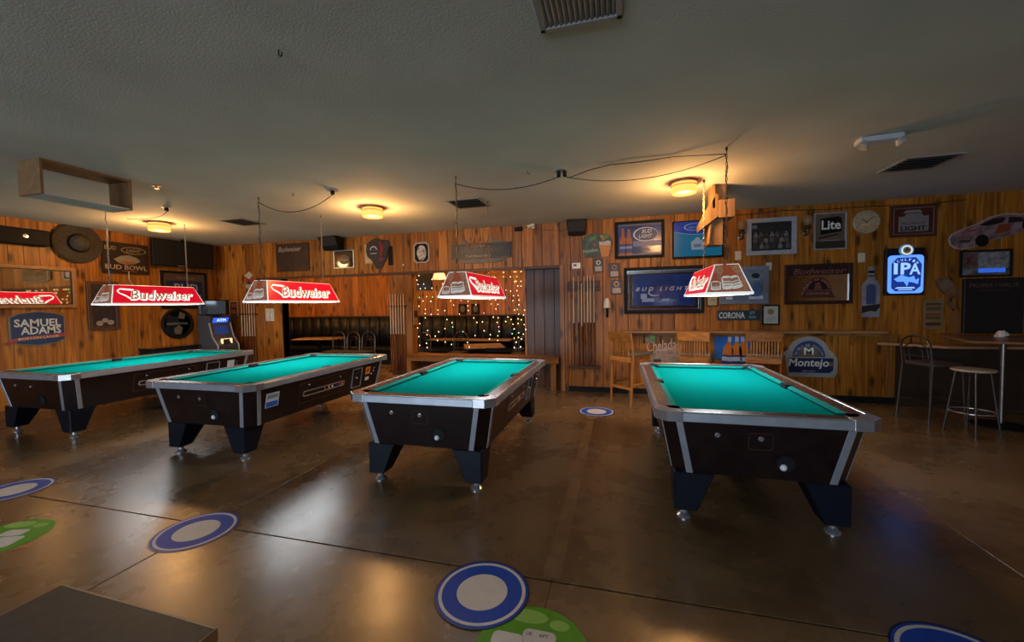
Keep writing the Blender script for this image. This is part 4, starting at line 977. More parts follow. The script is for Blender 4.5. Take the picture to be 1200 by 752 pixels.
# brass and glass sconces
for x, z, lb in ((1.88, 2.54, 'brown wall sconce with a glass globe left of the team photograph'), (2.785, 2.55, 'brown wall sconce with a glass globe right of the team photograph')):
    t = thing('globe_sconce', lb, 'wall lamp', (x, YB, z), group='globe sconces')
    MB().lathe([(0, 0), (.045, 0), (.045, .02), (0, .03)], 16, axis='Y', c=(0, 0, .06)).obj('backplate', BRONZE, t, smooth=True)
    MB().tube([(0, -.02, .06), (0, -.08, .04), (0, -.09, .12)], .011, 8).obj('arm', BRONZE, t, smooth=True)
    MB().lathe([(0, .11), (.05, .11), (.035, .16), (.025, .17), (0, .17)], 16, c=(0, -.09, 0)).obj('cup', BRONZE, t, smooth=True)
    MB().lathe([(.028, .165), (.06, .2), (.07, .24), (.055, .29), (.035, .31)], 18, c=(0, -.09, 0)).obj('globe', mat('smoky_glass', (.35, .24, .14), rough=.1, alpha=.45), t, smooth=True)
# silver mirror sign
t = on_back('silver_mirror_sign', 'silver mirror sign with blackletter word on a black panel', 'mirror', 2.9, 3.33, 2.34)
w, h = .43, .56
frame(t, w, h, .02, .025, GREYP); poly(t, 'mirror', rect(-w/2+.015, w/2-.015, .015, h-.015), 0, .01, mat('worn_mirror', (.55, .53, .5), rough=.18, metal=1))
poly(t, 'black_panel', [(-.13, .23), (.15, .27), (.15, .47), (.1, .5), (-.13, .47)], -.01, .003, BLACKG); text(t, 'Lite', .01, .375, .25, .14, -.013, ink(215, 212, 205), bold=.02)
poly(t, 'dark_foot', rect(-w/2+.02, w/2-.02, .02, .13), -.01, .002, ink(45, 38, 34)); poly(t, 'black_stroke', [(-.15, .17), (.1, .22), (.12, .24), (-.15, .19)], -.01, .003, BLACKG); text(t, 'A FINE PILSNER', 0, .14, .24, .02, -.013, ink(150, 140, 130))
# clock
t = on_back('wall_clock', 'round tan wall clock above the wall plate', 'clock', 3.41, 3.73, 2.55)
MB().lathe([(0, 0), (.172, 0), (.172, .03), (.16, .035), (.155, .022), (0, .022)], 36, axis='Y', c=(0, 0, .175)).obj('case', mat('clock_brass', (.34, .26, .16), rough=.35), t, smooth=True)
MB().lathe([(0, .0225), (.155, .0225), (.155, .02)], 36, axis='Y', c=(0, 0, .175)).obj('dial', mat('clock_dial', (.38, .28, .17), rough=.4, var=.15), t)
for k in range(12):
    a = PI/6*k; MB().box(-.004, .004, -.025, -.0225, .125, .142).obj('hour_mark', ink(60, 45, 30), t, mtx=Matrix.Translation((0, 0, .175)) @ Matrix.Rotation(a, 4, 'Y'))
for a, L, n in ((R(52), .125, 'minute_hand'), (R(-52), .085, 'hour_hand')):
    MB().box(-.004, .004, -.028, -.026, -.015, L).obj(n, BLACK, t, mtx=Matrix.Translation((0, 0, .175)) @ Matrix.Rotation(a, 4, 'Y'))
poly(t, 'dial_badge', rect(-.06, .04, .12, .15), -.0225, .002, ink(215, 150, 95))
# framed LIGHT sign
t = on_back('framed_light_sign', 'brown-framed sign reading LIGHT with a pale crest', 'sign', 3.86, 4.42, 2.47)
w, h = .56, .46
frame(t, w, h, .045, .03, mat('mahogany_frame', (.06, .022, .014), rough=.35)); ring(rect(-.24, .24, .04, .42), rect(-.232, .232, .048, .412), -.034, -.03).obj('pink_line', ink(140, 95, 90), t)
poly(t, 'ground', rect(-.24, .24, .04, .42), 0, .01, ink(70, 30, 26)); poly(t, 'pale_panel', [(-.17, .08), (.19, .08), (.19, .3), (.13, .3), (.1, .34), (-.08, .34), (-.1, .3), (-.17, .3)], -.01, .003, ink(120, 112, 112))
text(t, 'LIGHT', .01, .125, .3, .07, -.013, ink(40, 22, 22), bold=.02); text(t, 'MICHELOB', .01, .2, .28, .03, -.013, ink(85, 70, 72)); poly(t, 'crest', [(-.12, .35), (.12, .35), (.08, .39), (-.08, .39)], -.01, .004, ink(125, 120, 122))
# racing car cutout
t = on_back('racing_car_cutout', 'flat cutout of a white and red racing car at the upper right', 'sign', 4.57, 5.55, 2.25)
car = [(-.48, .16), (-.46, .08), (-.4, .03), (-.28, .02), (-.16, .05), (.0, .13), (.2, .18), (.4, .27), (.5, .33), (.5, .47), (.38, .47), (.3, .45), (.15, .47), (-.02, .44), (-.18, .35), (-.36, .28), (-.45, .23)]
poly(t, 'card', [(x*1.03, z*1.05-.01) for x, z in car], 0, .012, ink(175, 160, 155)); b = poly(t, 'body', car, -.012, .006, mat('car_print', (.17, .11, .12), rough=.4, var=.7, scale=9))
poly(b, 'windscreen', [(-.16, .34), (.0, .42), (.14, .43), (.1, .36), (-.06, .32)], -.018, .003, ink(28, 20, 22)); poly(b, 'side_window', [(.17, .43), (.3, .42), (.34, .36), (.16, .35)], -.018, .003, ink(35, 24, 24))
poly(b, 'wheel', ell(-.12, .12, .075, .085, 18), -.018, .004, BLACK); poly(b, 'wheel', ell(.37, .31, .06, .075, 18), -.018, .004, BLACK)
poly(b, 'door_panel', [(.02, .2), (.18, .24), (.2, .34), (.06, .33)], -.018, .003, ink(120, 55, 30)); poly(b, 'bonnet_stripe', [(-.4, .22), (-.2, .26), (-.1, .3), (-.3, .27)], -.018, .003, ink(150, 60, 60)); poly(b, 'grille', [(-.38, .1), (-.26, .1), (-.24, .14), (-.36, .14)], -.018, .003, ink(60, 45, 50))
# wall plates
for x0, x1, z0, z1, lb in ((1.81, 1.9, 2.24, 2.38, 'blank wall plate below the left globe sconce'), (2.255, 2.335, 2.06, 2.18, 'blank wall plate at the corner of the grey framed poster'), (3.48, 3.57, 2.13, 2.27, 'blank wall plate left of the blue neon sign')):
    t = on_back('wall_plate', lb, 'wall plate', x0, x1, z0, group='ivory wall plates'); w, h = x1-x0, z1-z0
    MB().box(-w/2, w/2, -.008, 0, 0, h).obj('plate', IVORY, t, bevel=.003)
    for z in (.2, .8): MB().lathe([(0, .0095), (.005, .009), (.006, .007)], 8, axis='Y', c=(0, 0, h*z)).obj('screw', GREYP, t)
# grey framed poster behind the lamp
t = on_back('framed_grey_poster', 'pale blue-grey framed poster half hidden behind the right lamp', 'poster', 1.58, 2.29, 1.53)
w, h = .71, .6
frame(t, w, h, .07, .03, mat('blue_grey_frame', (.16, .19, .27), rough=.45)); poly(t, 'print', rect(-w/2+.06, w/2-.06, .06, h-.06), 0, .01, mat('poster_bluegrey', (.14, .2, .3), rough=.25, var=.4, scale=6))
poly(t, 'dark_oval', ell(.17, .45, .06, .04, 20), -.01, .003, ink(35, 28, 26)); text(t, 'TRADITION', .17, .385, .13, .02, -.01, ink(190, 200, 215)); poly(t, 'figure', [(.12, .12), (.23, .12), (.24, .28), (.2, .34), (.15, .32)], -.01, .003, ink(70, 110, 170)); poly(t, 'pale_block', rect(.08, .28, .075, .13), -.01, .003, ink(190, 205, 230)); poly(t, 'pale_block', rect(-.26, -.16, .075, .12), -.01, .003, ink(190, 205, 230))
# certificate, street sign, award
t = on_back('small_certificate', 'tiny cream certificate in a dark frame under the right lamp', 'certificate', 1.39, 1.56, 1.5)
frame(t, .17, .17, .014, .02, BLACK); poly(t, 'paper', rect(-.08, .08, .01, .16), 0, .01, ink(165, 160, 135)); text(t, 'LICENSE', 0, .1, .1, .02, -.01, ink(90, 85, 70))
t = on_back('street_sign', 'dark street sign reading CORONA ST', 'sign', 1.55, 2.18, 1.265)
poly(t, 'plate', rrect(-.315, .315, 0, .165, .015), 0, .008, ink(35, 50, 62), bevel=.002); text(t, 'CORONA', -.1, .083, .38, .1, -.008, ink(190, 195, 195), bold=.015); text(t, 'ST', .2, .12, .07, .045, -.008, ink(120, 185, 165)); text(t, '900', .2, .05, .1, .04, -.008, ink(110, 150, 160))
t = on_back('award_certificate', 'black-framed certificate with a round gold seal beside the street sign', 'certificate', 2.2, 2.45, 1.19)
frame(t, .25, .32, .022, .025, BLACK); poly(t, 'paper', rect(-.11, .11, .015, .305), 0, .01, ink(165, 165, 160))
poly(t, 'seal', [(.055*math.cos(PI*k/8)*(1 if k % 2 else .75), .21+.055*math.sin(PI*k/8)*(1 if k % 2 else .75)) for k in range(16)], -.01, .002, ink(125, 105, 60))
for z in (.12, .1, .08, .06): poly(t, 'text_line', rect(-.07, .07, z-.003, z+.003), -.01, .0008, ink(120, 118, 110))
# mirror with arch emblem
t = on_back('arch_beer_mirror', 'dark-framed mirror with an arched emblem and brown script band', 'mirror', 2.51, 3.41, 1.51)
w, h = .9, .62
frame(t, w, h, .05, .04, mat('dark_mahogany', (.03, .012, .009), rough=.35)); poly(t, 'mirror', rect(-w/2+.04, w/2-.04, .04, h-.04), 0, .012, MIRROR)
poly(t, 'script_band', rect(-w/2+.05, w/2-.05, h-.17, h-.05), -.012, .002, ink(48, 20, 20)); text(t, 'Budweiser', .02, h-.11, .7, .09, -.014, ink(125, 85, 75), shear=.3)
ring(ell(.0, .22, .18, .2, 26, 0, PI), ell(.0, .22, .13, .15, 26, 0, PI), -.016, -.012).obj('arch_band', ink(88, 45, 42), t); poly(t, 'arch_ground', ell(0, .22, .13, .15, 26, 0, PI), -.012, .003, ink(30, 24, 28)); arctext(t, 'KING OF BEERS', 0, .22, .155, R(165), R(15), .03, -.016, ink(170, 130, 110))
poly(t, 'emblem', [(-.05, .23), (.05, .23), (.04, .3), (.015, .34), (-.03, .32)], -.015, .003, ink(120, 70, 60)); poly(t, 'plinth', [(-.24, .1), (.24, .1), (.2, .15), (.19, .21), (-.19, .21), (-.2, .15)], -.012, .004, ink(80, 42, 38)); text(t, 'GENUINE', 0, .165, .3, .028, -.016, ink(160, 125, 110))
# bottle cutout
t = on_back('bottle_cutout', 'tall flat silver bottle cutout left of the neon sign', 'sign', 3.53, 3.77, 1.3)
poly(t, 'bottle', [(-.1, 0), (.1, 0), (.115, .02), (.115, .45), (.1, .52), (.05, .57), (.042, .62), (.042, .76), (-.042, .76), (-.042, .62), (-.05, .57), (-.1, .52), (-.115, .45), (-.115, .02)], 0, .012, mat('bottle_silver', (.22, .23, .26), rough=.35, var=.3, scale=9), bevel=.003)
poly(t, 'blue_label', [(-.06, .2), (.06, .2), (.06, .46), (.03, .5), (-.03, .5), (-.06, .46)], -.012, .003, ink(60, 75, 115)); poly(t, 'neck_band', rect(-.042, .042, .66, .7), -.012, .003, ink(30, 30, 35)); poly(t, 'neck_band', rect(-.042, .042, .61, .63), -.012, .003, ink(30, 30, 35)); poly(t, 'dark_scene', [(-.115, .06), (.0, .1), (.06, .08), (.115, .16), (.115, .2), (-.115, .17)], -.012, .003, ink(35, 36, 40))
# blue neon sign
NB0 = mat('neon_dim_blue', (.0, .01, .05), rough=.3, emit=srgb(24, 52, 140), es=.6, var=0, sample=False); NB1 = mat('neon_bright_blue', (0, .0, .0), rough=.3, emit=(.085, .23, 1.0), es=1.15, var=0); NB2 = mat('neon_letter', (0, 0, 0), rough=.3, emit=(.33, .58, 1.0), es=.75, var=0, sample=False)
t = on_back('neon_ale_sign', 'glowing blue light-box sign reading IPA', 'neon sign', 3.8, 4.27, 1.62)
MB().box(-.235, .235, -.07, 0, 0, .69).obj('box', ink(14, 18, 34), t, bevel=.008)
poly(t, 'glow_face', rrect(-.215, .215, .03, .585, .05), -.07, .003, NB1); poly(t, 'inner_face', [(-.17, .11), (-.12, .06), (.11, .06), (.18, .13), (.19, .45), (.12, .55), (-.1, .55), (-.17, .47)], -.073, .002, NB0)
text(t, 'I', -.12, .39, .045, .16, -.075, NB2, bold=.03); text(t, 'P', -.0, .39, .12, .17, -.075, NB2, bold=.03); text(t, 'A', .11, .38, .13, .16, -.075, NB2, bold=.02)
arctext(t, 'SCULPIN', 0, .31, .21, R(130), R(50), .035, -.075, NB2)
poly(t, 'fish', [(-.14, .24), (-.05, .3), (.04, .26), (.1, .28), (.12, .22), (.16, .25), (.15, .16), (.08, .19), (.0, .2), (-.1, .2)], -.075, .002, NB1); poly(t, 'fish_fin', [(-.02, .2), (.04, .2), (.02, .13)], -.075, .002, NB1); poly(t, 'wave', [(-.13, .1), (.12, .1), (.1, .12), (-.1, .12)], -.075, .002, NB2); poly(t, 'wave', [(-.09, .075), (.09, .075), (.08, .088), (-.08, .088)], -.075, .002, NB2)
NW = mat('neon_white', (.1, .1, .1), rough=.3, emit=(.95, .9, .82), es=.55, var=0, sample=False)
MB().lathe([(.0, 0), (.085, 0), (.085, .02), (.0, .02)], 28, axis='Y', c=(0, -.07, .655)).obj('badge_glow', mat('badge_blue', (0, .02, .05), emit=srgb(60, 110, 150), es=.8, var=0, sample=False), t)
MB().lathe([(.05, .019), (.068, .019), (.068, .026), (.05, .026), (.05, .019)], 28, axis='Y', c=(0, -.07, .655)).obj('badge_ring', NW, t); MB().lathe([(0, .02), (.05, .02), (.05, .024), (0, .024)], 28, axis='Y', c=(0, -.07, .655)).obj('badge_face', ink(190, 175, 155), t); poly(t, 'badge_emblem', [(-.03, .635), (.03, .635), (.025, .67), (0, .69), (-.025, .67)], -.094, .003, ink(110, 100, 85))
# pint-shaped card
t = on_back('pale_card_sign', 'small pale rounded card sign right of the neon, low', 'sign', 4.3, 4.53, 1.12)
poly(t, 'card', rrect(-.115, .115, 0, .43, .035), 0, .01, ink(120, 100, 70), bevel=.002)
for z0, z1, c in ((.05, .1, (75, 52, 32)), (.14, .19, (95, 70, 45)), (.2, .23, (120, 60, 35)), (.27, .33, (90, 75, 52)), (.35, .38, (75, 60, 42))): poly(t, 'print_band', rrect(-.09, .09, z0, z1, .01), -.01, .002, ink(*c))
# tilted bottle cutout in two pieces
t = on_back('pouring_bottle_cutout', 'tilted brown bottle cutout left of the black board', 'sign', 4.42, 4.76, 1.05)
poly(t, 'bottle', turn([(-.1, .86), (-.07, .82), (.02, .82), (.07, .87), (.07, .62), (.05, .52), (.0, .4), (-.04, .4), (-.09, .52), (-.1, .62)][::-1], 0, .6, .0), 0, .012, mat('cutout_amber', (.14, .055, .018), rough=.4, var=.4)) if False else None
pts = turn([(-.09, .5), (.09, .5), (.09, .78), (.05, .85), (-.05, .85), (-.09, .78)], 0, .65, R(38))
poly(t, 'bottle_body', pts, 0, .012, mat('cutout_amber', (.16, .07, .03), rough=.4, var=.4)); poly(t, 'bottle_label', turn([(-.075, .66), (.075, .66), (.07, .79), (-.07, .79)], 0, .65, R(38)), -.012, .003, ink(110, 92, 75))
poly(t, 'stem', turn([(.0, .34), (.06, .34), (.075, .5), (-.0, .5)], .03, .42, R(30)), 0, .012, mat('cutout_amber', ())); poly(t, 'glass', [(.06, .0), (.12, .0), (.13, .2), (.1, .36), (.04, .36), (.02, .28), (.05, .16)], 0, .012, ink(125, 80, 45))
# poster over the black board
t = on_back('colour_poster', 'small dark-framed colour poster with a blue strip above the black board', 'poster', 4.71, 5.28, 1.86)
frame(t, .58, .38, .025, .025, BLACK); poly(t, 'print', rect(-.27, .27, .02, .36), 0, .01, mat('poster_mix', (.1, .09, .1), rough=.35, var=.8, scale=11)); poly(t, 'red_block', rect(-.25, -.1, .16, .34), -.01, .002, mat('poster_red', (.11, .05, .045), rough=.4, var=.7, scale=25)); poly(t, 'pale_block', rect(-.08, .25, .12, .34), -.01, .002, mat('poster_pale', (.2, .2, .22), rough=.4, var=.6, scale=18)); poly(t, 'blue_strip', rect(-.08, .22, .06, .12), -.01, .003, mat('poster_blue_glow', (.02, .08, .3), rough=.3, emit=srgb(40, 85, 190), es=.7, var=.3, scale=40, sample=False)); poly(t, 'white_mark', rect(-.23, -.15, .05, .11), -.01, .002, ink(120, 112, 108))
t = on_back('black_promotion_board', 'tall black board with small grey lettering reading PROPER TWELVE', 'sign', 4.74, 5.4, 1.06, y=YB-.003)
MB().box(-.33, .33, -.05, 0, 0, .78).obj('board', mat('matte_black', (.008, .008, .008), rough=.5), t, bevel=.006); text(t, 'PROPER.TWELVE', 0, .68, .54, .055, -.05, ink(90, 70, 62)); text(t, 'IRISH WHISKEY', .02, .61, .34, .02, -.05, ink(65, 52, 48))
MB().tube([(.4, -.025, .0), (.4, -.025, .8)], .02, 8).obj('pole', BRONZE, t)
# signs under the shelf
t = on_back('chelada_sign', 'pale cutout sign with a green lime reading Chelada under the shelf', 'sign', .35, 1.01, .52)
poly(t, 'board', [(-.2, 0), (.33, 0), (.33, .36), (.26, .36), (.2, .3), (-.08, .26), (-.18, .16)], 0, .015, mat('sign_tan', (.33, .25, .19), rough=.5, var=.4, scale=24)); text(t, 'Chelada', .0, .33, .47, .19, -.015, ink(200, 165, 145), shear=.25, rot=.12, bold=.01)
poly(t, 'lime', ell(-.14, .46, .045, .045, 16), 0, .02, ink(95, 165, 50)); poly(t, 'shaker', [(-.3, .42), (-.2, .37), (-.14, .4), (-.2, .45), (-.28, .47)], 0, .018, ink(165, 140, 125)); poly(t, 'dark_print', rect(-.12, .0, .04, .09), -.015, .002, ink(60, 62, 50)); poly(t, 'pale_print', rect(.1, .3, .03, .1), -.015, .002, ink(150, 150, 135)); text(t, 'con sal y limon', .1, .17, .34, .04, -.015, ink(190, 150, 130))
t = on_back('bottle_trio_poster', 'blue poster with three amber bottles under the shelf', 'poster', 1.5, 2.06, .5)
poly(t, 'blue_ground', rect(-.27, .27, .12, .5), 0, .01, ink(32, 95, 175))
for bx, a in ((-.1, -.12), (.06, 0), (.2, .12)):
    q = poly(t, 'bottle_print', turn(bottle_pts(bx, .0, .54, .15), bx, 0, a), -.012, .006, ink(180, 105, 40)); poly(q, 'label_print', turn(rect(bx-.074, bx+.074, .0, .2), bx, 0, a), -.018, .002, ink(38, 55, 120)); poly(q, 'label_band', turn(rect(bx-.074, bx+.074, .1, .17), bx, 0, a), -.02, .001, ink(165, 185, 215)); poly(q, 'neck_label', turn(rect(bx-.026, bx+.026, .42, .5), bx, 0, a), -.018, .002, ink(170, 180, 200))
t = on_back('arch_topped_beer_sign', 'white-edged blue sign with an arched top reading Montejo', 'sign', 2.46, 3.24, .39)
outl = lambda k: [(-.25-k, .0-k), (.33+k, .0-k), (.37+k, .06), (.37+k, .27), (.31+k, .36+k*.5)]+[(.0+(.26+k)*math.cos(a), .36+(.24+k)*math.sin(a)) for a in [R(12)+R(156)*i/16 for i in range(17)]]+[(-.3-k, .37+k*.5), (-.38, .35), (-.3-k, .32)]
poly(t, 'edge', outl(.02), 0, .014, ink(150, 150, 148), bevel=.003); poly(t, 'panel', [(-.27, .05), (.28, .05), (.33, .1), (.33, .28), (-.27, .28)], -.014, .006, ink(22, 42, 82))
ring(ell(0, .3, .22, .25, 26, 0, PI), ell(0, .3, .15, .18, 26, 0, PI), -.022, -.014).obj('blue_arch', ink(45, 62, 115), t); poly(t, 'gold_fan', ell(0, .3, .15, .18, 26, 0, PI), -.014, .006, ink(105, 92, 72)); arctext(t, 'ESTILO DE YUCATAN', 0, .3, .185, R(168), R(12), .035, -.022, ink(170, 175, 185))
text(t, 'M', .0, .39, .13, .11, -.02, ink(215, 218, 222), bold=.02); text(t, 'Montejo', .0, .19, .55, .16, -.02, ink(215, 215, 212), shear=.12, bold=.02); text(t, 'CERVEZA', .0, .075, .18, .025, -.02, ink(150, 160, 180)); poly(t, 'side_emblem', ell(.3, .19, .03, .035, 14), -.02, .003, ink(125, 85, 60))
# lattice diamond, switch box, wooden bottle, knob, small framed card
t = on_back('lattice_ornament', 'small white and red diamond lattice ornament in the left corner', 'ornament', -8.2, -7.91, 2.0)
for x, z, s, c in ((0, .34, .09, (175, 165, 150)), (-.08, .24, .05, (150, 60, 50)), (.08, .24, .05, (150, 60, 50)), (0, .2, .07, (110, 50, 35)), (0, .1, .09, (150, 150, 140))): poly(t, 'tile', [(x, z-s), (x+s*1.3, z), (x, z+s), (x-s*1.3, z)], -.002*abs(x*10), .012, ink(*c))
t = on_back('switch_box', 'white double switch box left of the dark dining nook', 'switch', -7.63, -7.39, 1.31)
for x in (-.06, .06): MB().box(x-.055, x+.055, -.02, 0, 0, .28).obj('switch_plate', IVORY, t, bevel=.004)
for x in (-.06, .06): MB().box(x-.012, x+.012, -.03, -.02, .12, .16).obj('toggle', WHITE, t)
t = thing('wooden_bottle', 'wooden bottle-shaped opener hanging on the pillar side', 'ornament', (-4.0, 7.33, 1.2), R(90))
poly(t, 'bottle', bottle_pts(0, 0, .78, .17), 0, .02, mat('opener_wood', (.3, .13, .035), rough=.45, var=.3, scale=20), bevel=.004); poly(t, 'carved_label', rect(-.07, .07, .16, .3), -.02, .003, ink(70, 40, 15)); poly(t, 'cap', rect(-.04, .04, .72, .78), -.02, .006, ink(120, 90, 60))
t = thing('wall_knob', 'tiny pale round knob on the wall below the octagonal plaque', 'sensor', (-4.15, YB, 2.36))  # a pale knob, domed on a bronze rose
MB().lathe([(0, .05), (.02, .045), (.025, .03), (.012, .015), (.02, 0)], 14, axis='Y', c=(0, 0, .05)).obj('dome', IVORY, t, smooth=True); MB().lathe([(0, 0), (.028, 0), (.028, .006), (0, .006)], 14, axis='Y', c=(0, 0, .05)).obj('rose', BRONZE, t)
t = on_back('framed_card', 'small white-framed card beside the cash machine', 'picture', -8.65, -8.41, 1.43)
frame(t, .24, .34, .02, .02, ink(165, 150, 135)); poly(t, 'print', rect(-.11, .11, .015, .325), 0, .008, ink(52, 32, 30)); poly(t, 'text_block', rect(-.07, .07, .2, .29), -.008, .001, ink(125, 90, 80)); poly(t, 'text_block', rect(-.07, .07, .05, .15), -.008, .001, ink(125, 90, 80))
MB().tube([(1.75, YB-.01, 2.955), (2.2, YB-.01, 2.96), (2.45, YB-.01, 2.985), (3.0, YB-.01, 2.95), (3.6, YB-.01, 2.955), (4.3, YB-.01, 2.93), (4.75, YB-.01, 2.96)], .006, 5).obj('wall_cable', CABLE)
tag(bpy.data.objects['wall_cable'], 'thin dark cable stapled along the top of the back wall', 'cable')

# ================================================================== LEFT WALL
t = on_left('framed_mirror', 'large gold-framed mirror on the left wall above the shield-shaped sign', 'mirror', 3.32, 4.67, 1.66)
w, h = 1.35, .67
frame(t, w, h, .055, .035, mat('gold_oak_frame', (.3, .14, .045), rough=.35, var=.2)); ring(rect(-w/2+.055, w/2-.055, .055, h-.055), rect(-w/2+.07, w/2-.07, .07, h-.07), -.02, 0).obj('inner_fillet', ink(60, 35, 15), t); poly(t, 'glass', rect(-w/2+.05, w/2-.05, .05, h-.05), 0, .01, MIRROR)
t = on_left('black_projector_box', 'long black box mounted high on the left wall', 'speaker', 3.55, 4.32, 2.63)
MB().box(-.385, .385, -.16, 0, 0, .25).obj('housing', BLACK, t, bevel=.02, seg=2); MB().lathe([(0, .015), (.03, .012), (.035, 0)], 14, axis='Y', c=(.1, -.16, .13)).obj('lens', CHROME, t, smooth=True)
t = on_left('straw_hat', 'wide round grey-brown hat hung high on the left wall', 'hat', 4.4, 5.02, 2.42)
HAT = mat('hat_straw', (.042, .034, .023), rough=.75, var=.4, scale=30, bump=.3)
MB().lathe([(0, .2), (.07, .19), (.12, .14), (.15, .07), (.2, .05), (.3, .03), (.33, .06), (.335, .05), (.3, .015), (.15, .02), (0, .02)], 30, axis='Y', c=(0, 0, .33)).obj('brim_and_crown', HAT, t, smooth=True)
MB().lathe([(.152, .07), (.158, .075), (.14, .105), (.135, .1), (.152, .07)], 30, axis='Y', c=(0, 0, .33)).obj('hat_band', BLACK, t, smooth=True)
t = on_left('football_neon_sign', 'dark neon sign with a football shape and outlined words on the left wall', 'neon sign', 5.03, 5.78, 2.28)
poly(t, 'dark_backing', rrect(-.37, .37, 0, .57, .03), 0, .03, mat('smoked_acrylic', (.03, .018, .012), rough=.25)); ring(ell(.12, .44, .2, .065, 26), ell(.12, .44, .19, .055, 26), -.036, -.03).obj('oval_tube', ink(135, 120, 95), t)
text(t, 'BUD', -.24, .46, .17, .07, -.03, ink(135, 120, 95)); text(t, 'LIGHT', .12, .44, .24, .055, -.03, ink(135, 120, 95), shear=.3); text(t, 'BUD BOWL', .0, .12, .66, .085, -.03, ink(150, 135, 110), bold=.01)
poly(t, 'football', [(-.2, .26), (-.08, .33), (.04, .35), (.16, .31), (.22, .25), (.12, .19), (-.02, .17), (-.13, .2)], -.03, .008, ink(120, 112, 100)); poly(t, 'football_leather', [(-.12, .23), (.14, .23), (.1, .19), (-.02, .18), (-.1, .2)], -.038, .003, ink(130, 75, 40)); poly(t, 'red_tube', rect(-.08, .16, .045, .055), -.03, .006, ink(130, 55, 55)); MB().tube([(.02, -.035, .05), (.02, -.03, -.1), (.08, -.01, -.2)], .006, 5).obj('power_cord', IVORY, t)
t = thing('corner_television', 'large dark television hung from the ceiling in the left corner', 'television', (XL+.2, 6.3, 2.47), R(84))
MB().box(-.56, .56, -.06, .03, 0, .53).obj('casing', BLACK, t, bevel=.012); MB().prism(rect(-.53, .53, .03, .5), -.063, -.06).obj('screen', mat('dark_screen', (.006, .006, .007), rough=.35), t); MB().tube([(0, .01, .5), (0, .01, CEIL-2.47)], .025, 10).obj('ceiling_pole', BLACK, t); MB().box(-.14, -.02, -.064, -.06, .008, .02).obj('badge', ink(120, 100, 80), t)
t = on_left('framed_blue_poster', 'dark-framed blue poster with bold pale letters behind the left lamp', 'poster', 5.97, 6.9, 1.62)
w, h = .93, .78
frame(t, w, h, .05, .03, BLACK); poly(t, 'print', rect(-w/2+.045, w/2-.045, .045, h-.045), 0, .01, ink(75, 62, 48)); poly(t, 'blue_field', rect(-w/2+.1, w/2-.1, .09, h-.2), -.01, .003, ink(25, 34, 70)); text(t, "BUD", .03, h-.34, .48, .17, -.013, ink(135, 140, 145), bold=.02); text(t, 'LIGHT', .03, h-.58, .6, .17, -.013, ink(120, 128, 140), bold=.02); text(t, 'The Game', .02, h-.13, .36, .06, -.01, ink(120, 100, 75), shear=.3)
t = on_left('shield_beer_sign', 'blue shield-shaped sign reading Samuel Adams on the left wall', 'sign', 3.86, 4.5, 1.08)
sh_ = lambda k: [(-.3-k, .08-k*.5), (-.2, .03-k), (0, .0-k), (.2, .03-k), (.3+k, .08-k*.5), (.3+k, .44+k*.5), (.2, .49+k), (0, .52+k), (-.2, .49+k), (-.3-k, .44+k*.5)]
poly(t, 'edge', sh_(.02), 0, .014, ink(125, 105, 75), bevel=.003); poly(t, 'blue_shield', sh_(0), -.014, .005, ink(25, 45, 82)); text(t, 'SAMUEL', 0, .35, .53, .12, -.019, ink(195, 195, 188), bold=.02); text(t, 'ADAMS', .03, .23, .46, .12, -.019, ink(195, 195, 188), bold=.02)
poly(t, 'ribbon', [(-.33, .03), (-.26, .07), (-.1, .09), (.1, .1), (.3, .11), (.35, .16), (.3, .17), (.1, .15), (-.1, .14), (-.27, .12), (-.36, .06)], -.019, .004, ink(150, 55, 48)); text(t, 'BOSTON LAGER', 0, .115, .46, .035, -.023, ink(210, 190, 150), rot=.04)
t = on_left('framed_photograph', 'dark photograph with pale shapes in a brown frame below the left lamp', 'picture', 4.8, 5.26, 1.26)
w, h = .46, .86
frame(t, w, h, .06, .03, mat('brown_frame', (.07, .032, .015), rough=.4)); poly(t, 'photo', rect(-w/2+.05, w/2-.05, .05, h-.05), 0, .01, mat('photo_dark', (.03, .025, .028), rough=.3, var=.5, scale=12))
for x, z, a in ((-.07, .12, .05), (.01, .17, .045), (.09, .13, .05)): poly(t, 'pale_figure', ell(x, z, a, a*.9, 14), -.01, .002, ink(150, 130, 118))
t = on_left('round_mirror_sign', 'round black mirror sign with a pale word across it', 'mirror', 5.9, 6.6, 1.0)
MB().lathe([(.26, 0), (.31, 0), (.31, .03), (.285, .04), (.26, .03), (.26, 0)], 36, axis='Y', c=(0, 0, .31)).obj('rim', BLACK, t, smooth=True); MB().lathe([(0, .012), (.265, .012), (.265, 0)], 36, axis='Y', c=(0, 0, .31)).obj('glass', mat('smoky_mirror', (.12, .12, .12), rough=.08, metal=1), t); text(t, 'TRADICIONAL', 0, .31, .42, .05, -.012, ink(130, 125, 112)); poly(t, 'etched_figure', [(-.05, .1), (.06, .08), (.1, .22), (.03, .28), (-.08, .2)], -.012, .002, ink(95, 88, 75)); poly(t, 'etched_figure', [(.02, .42), (.14, .4), (.16, .5), (.05, .56)], -.012, .002, ink(95, 88, 75))
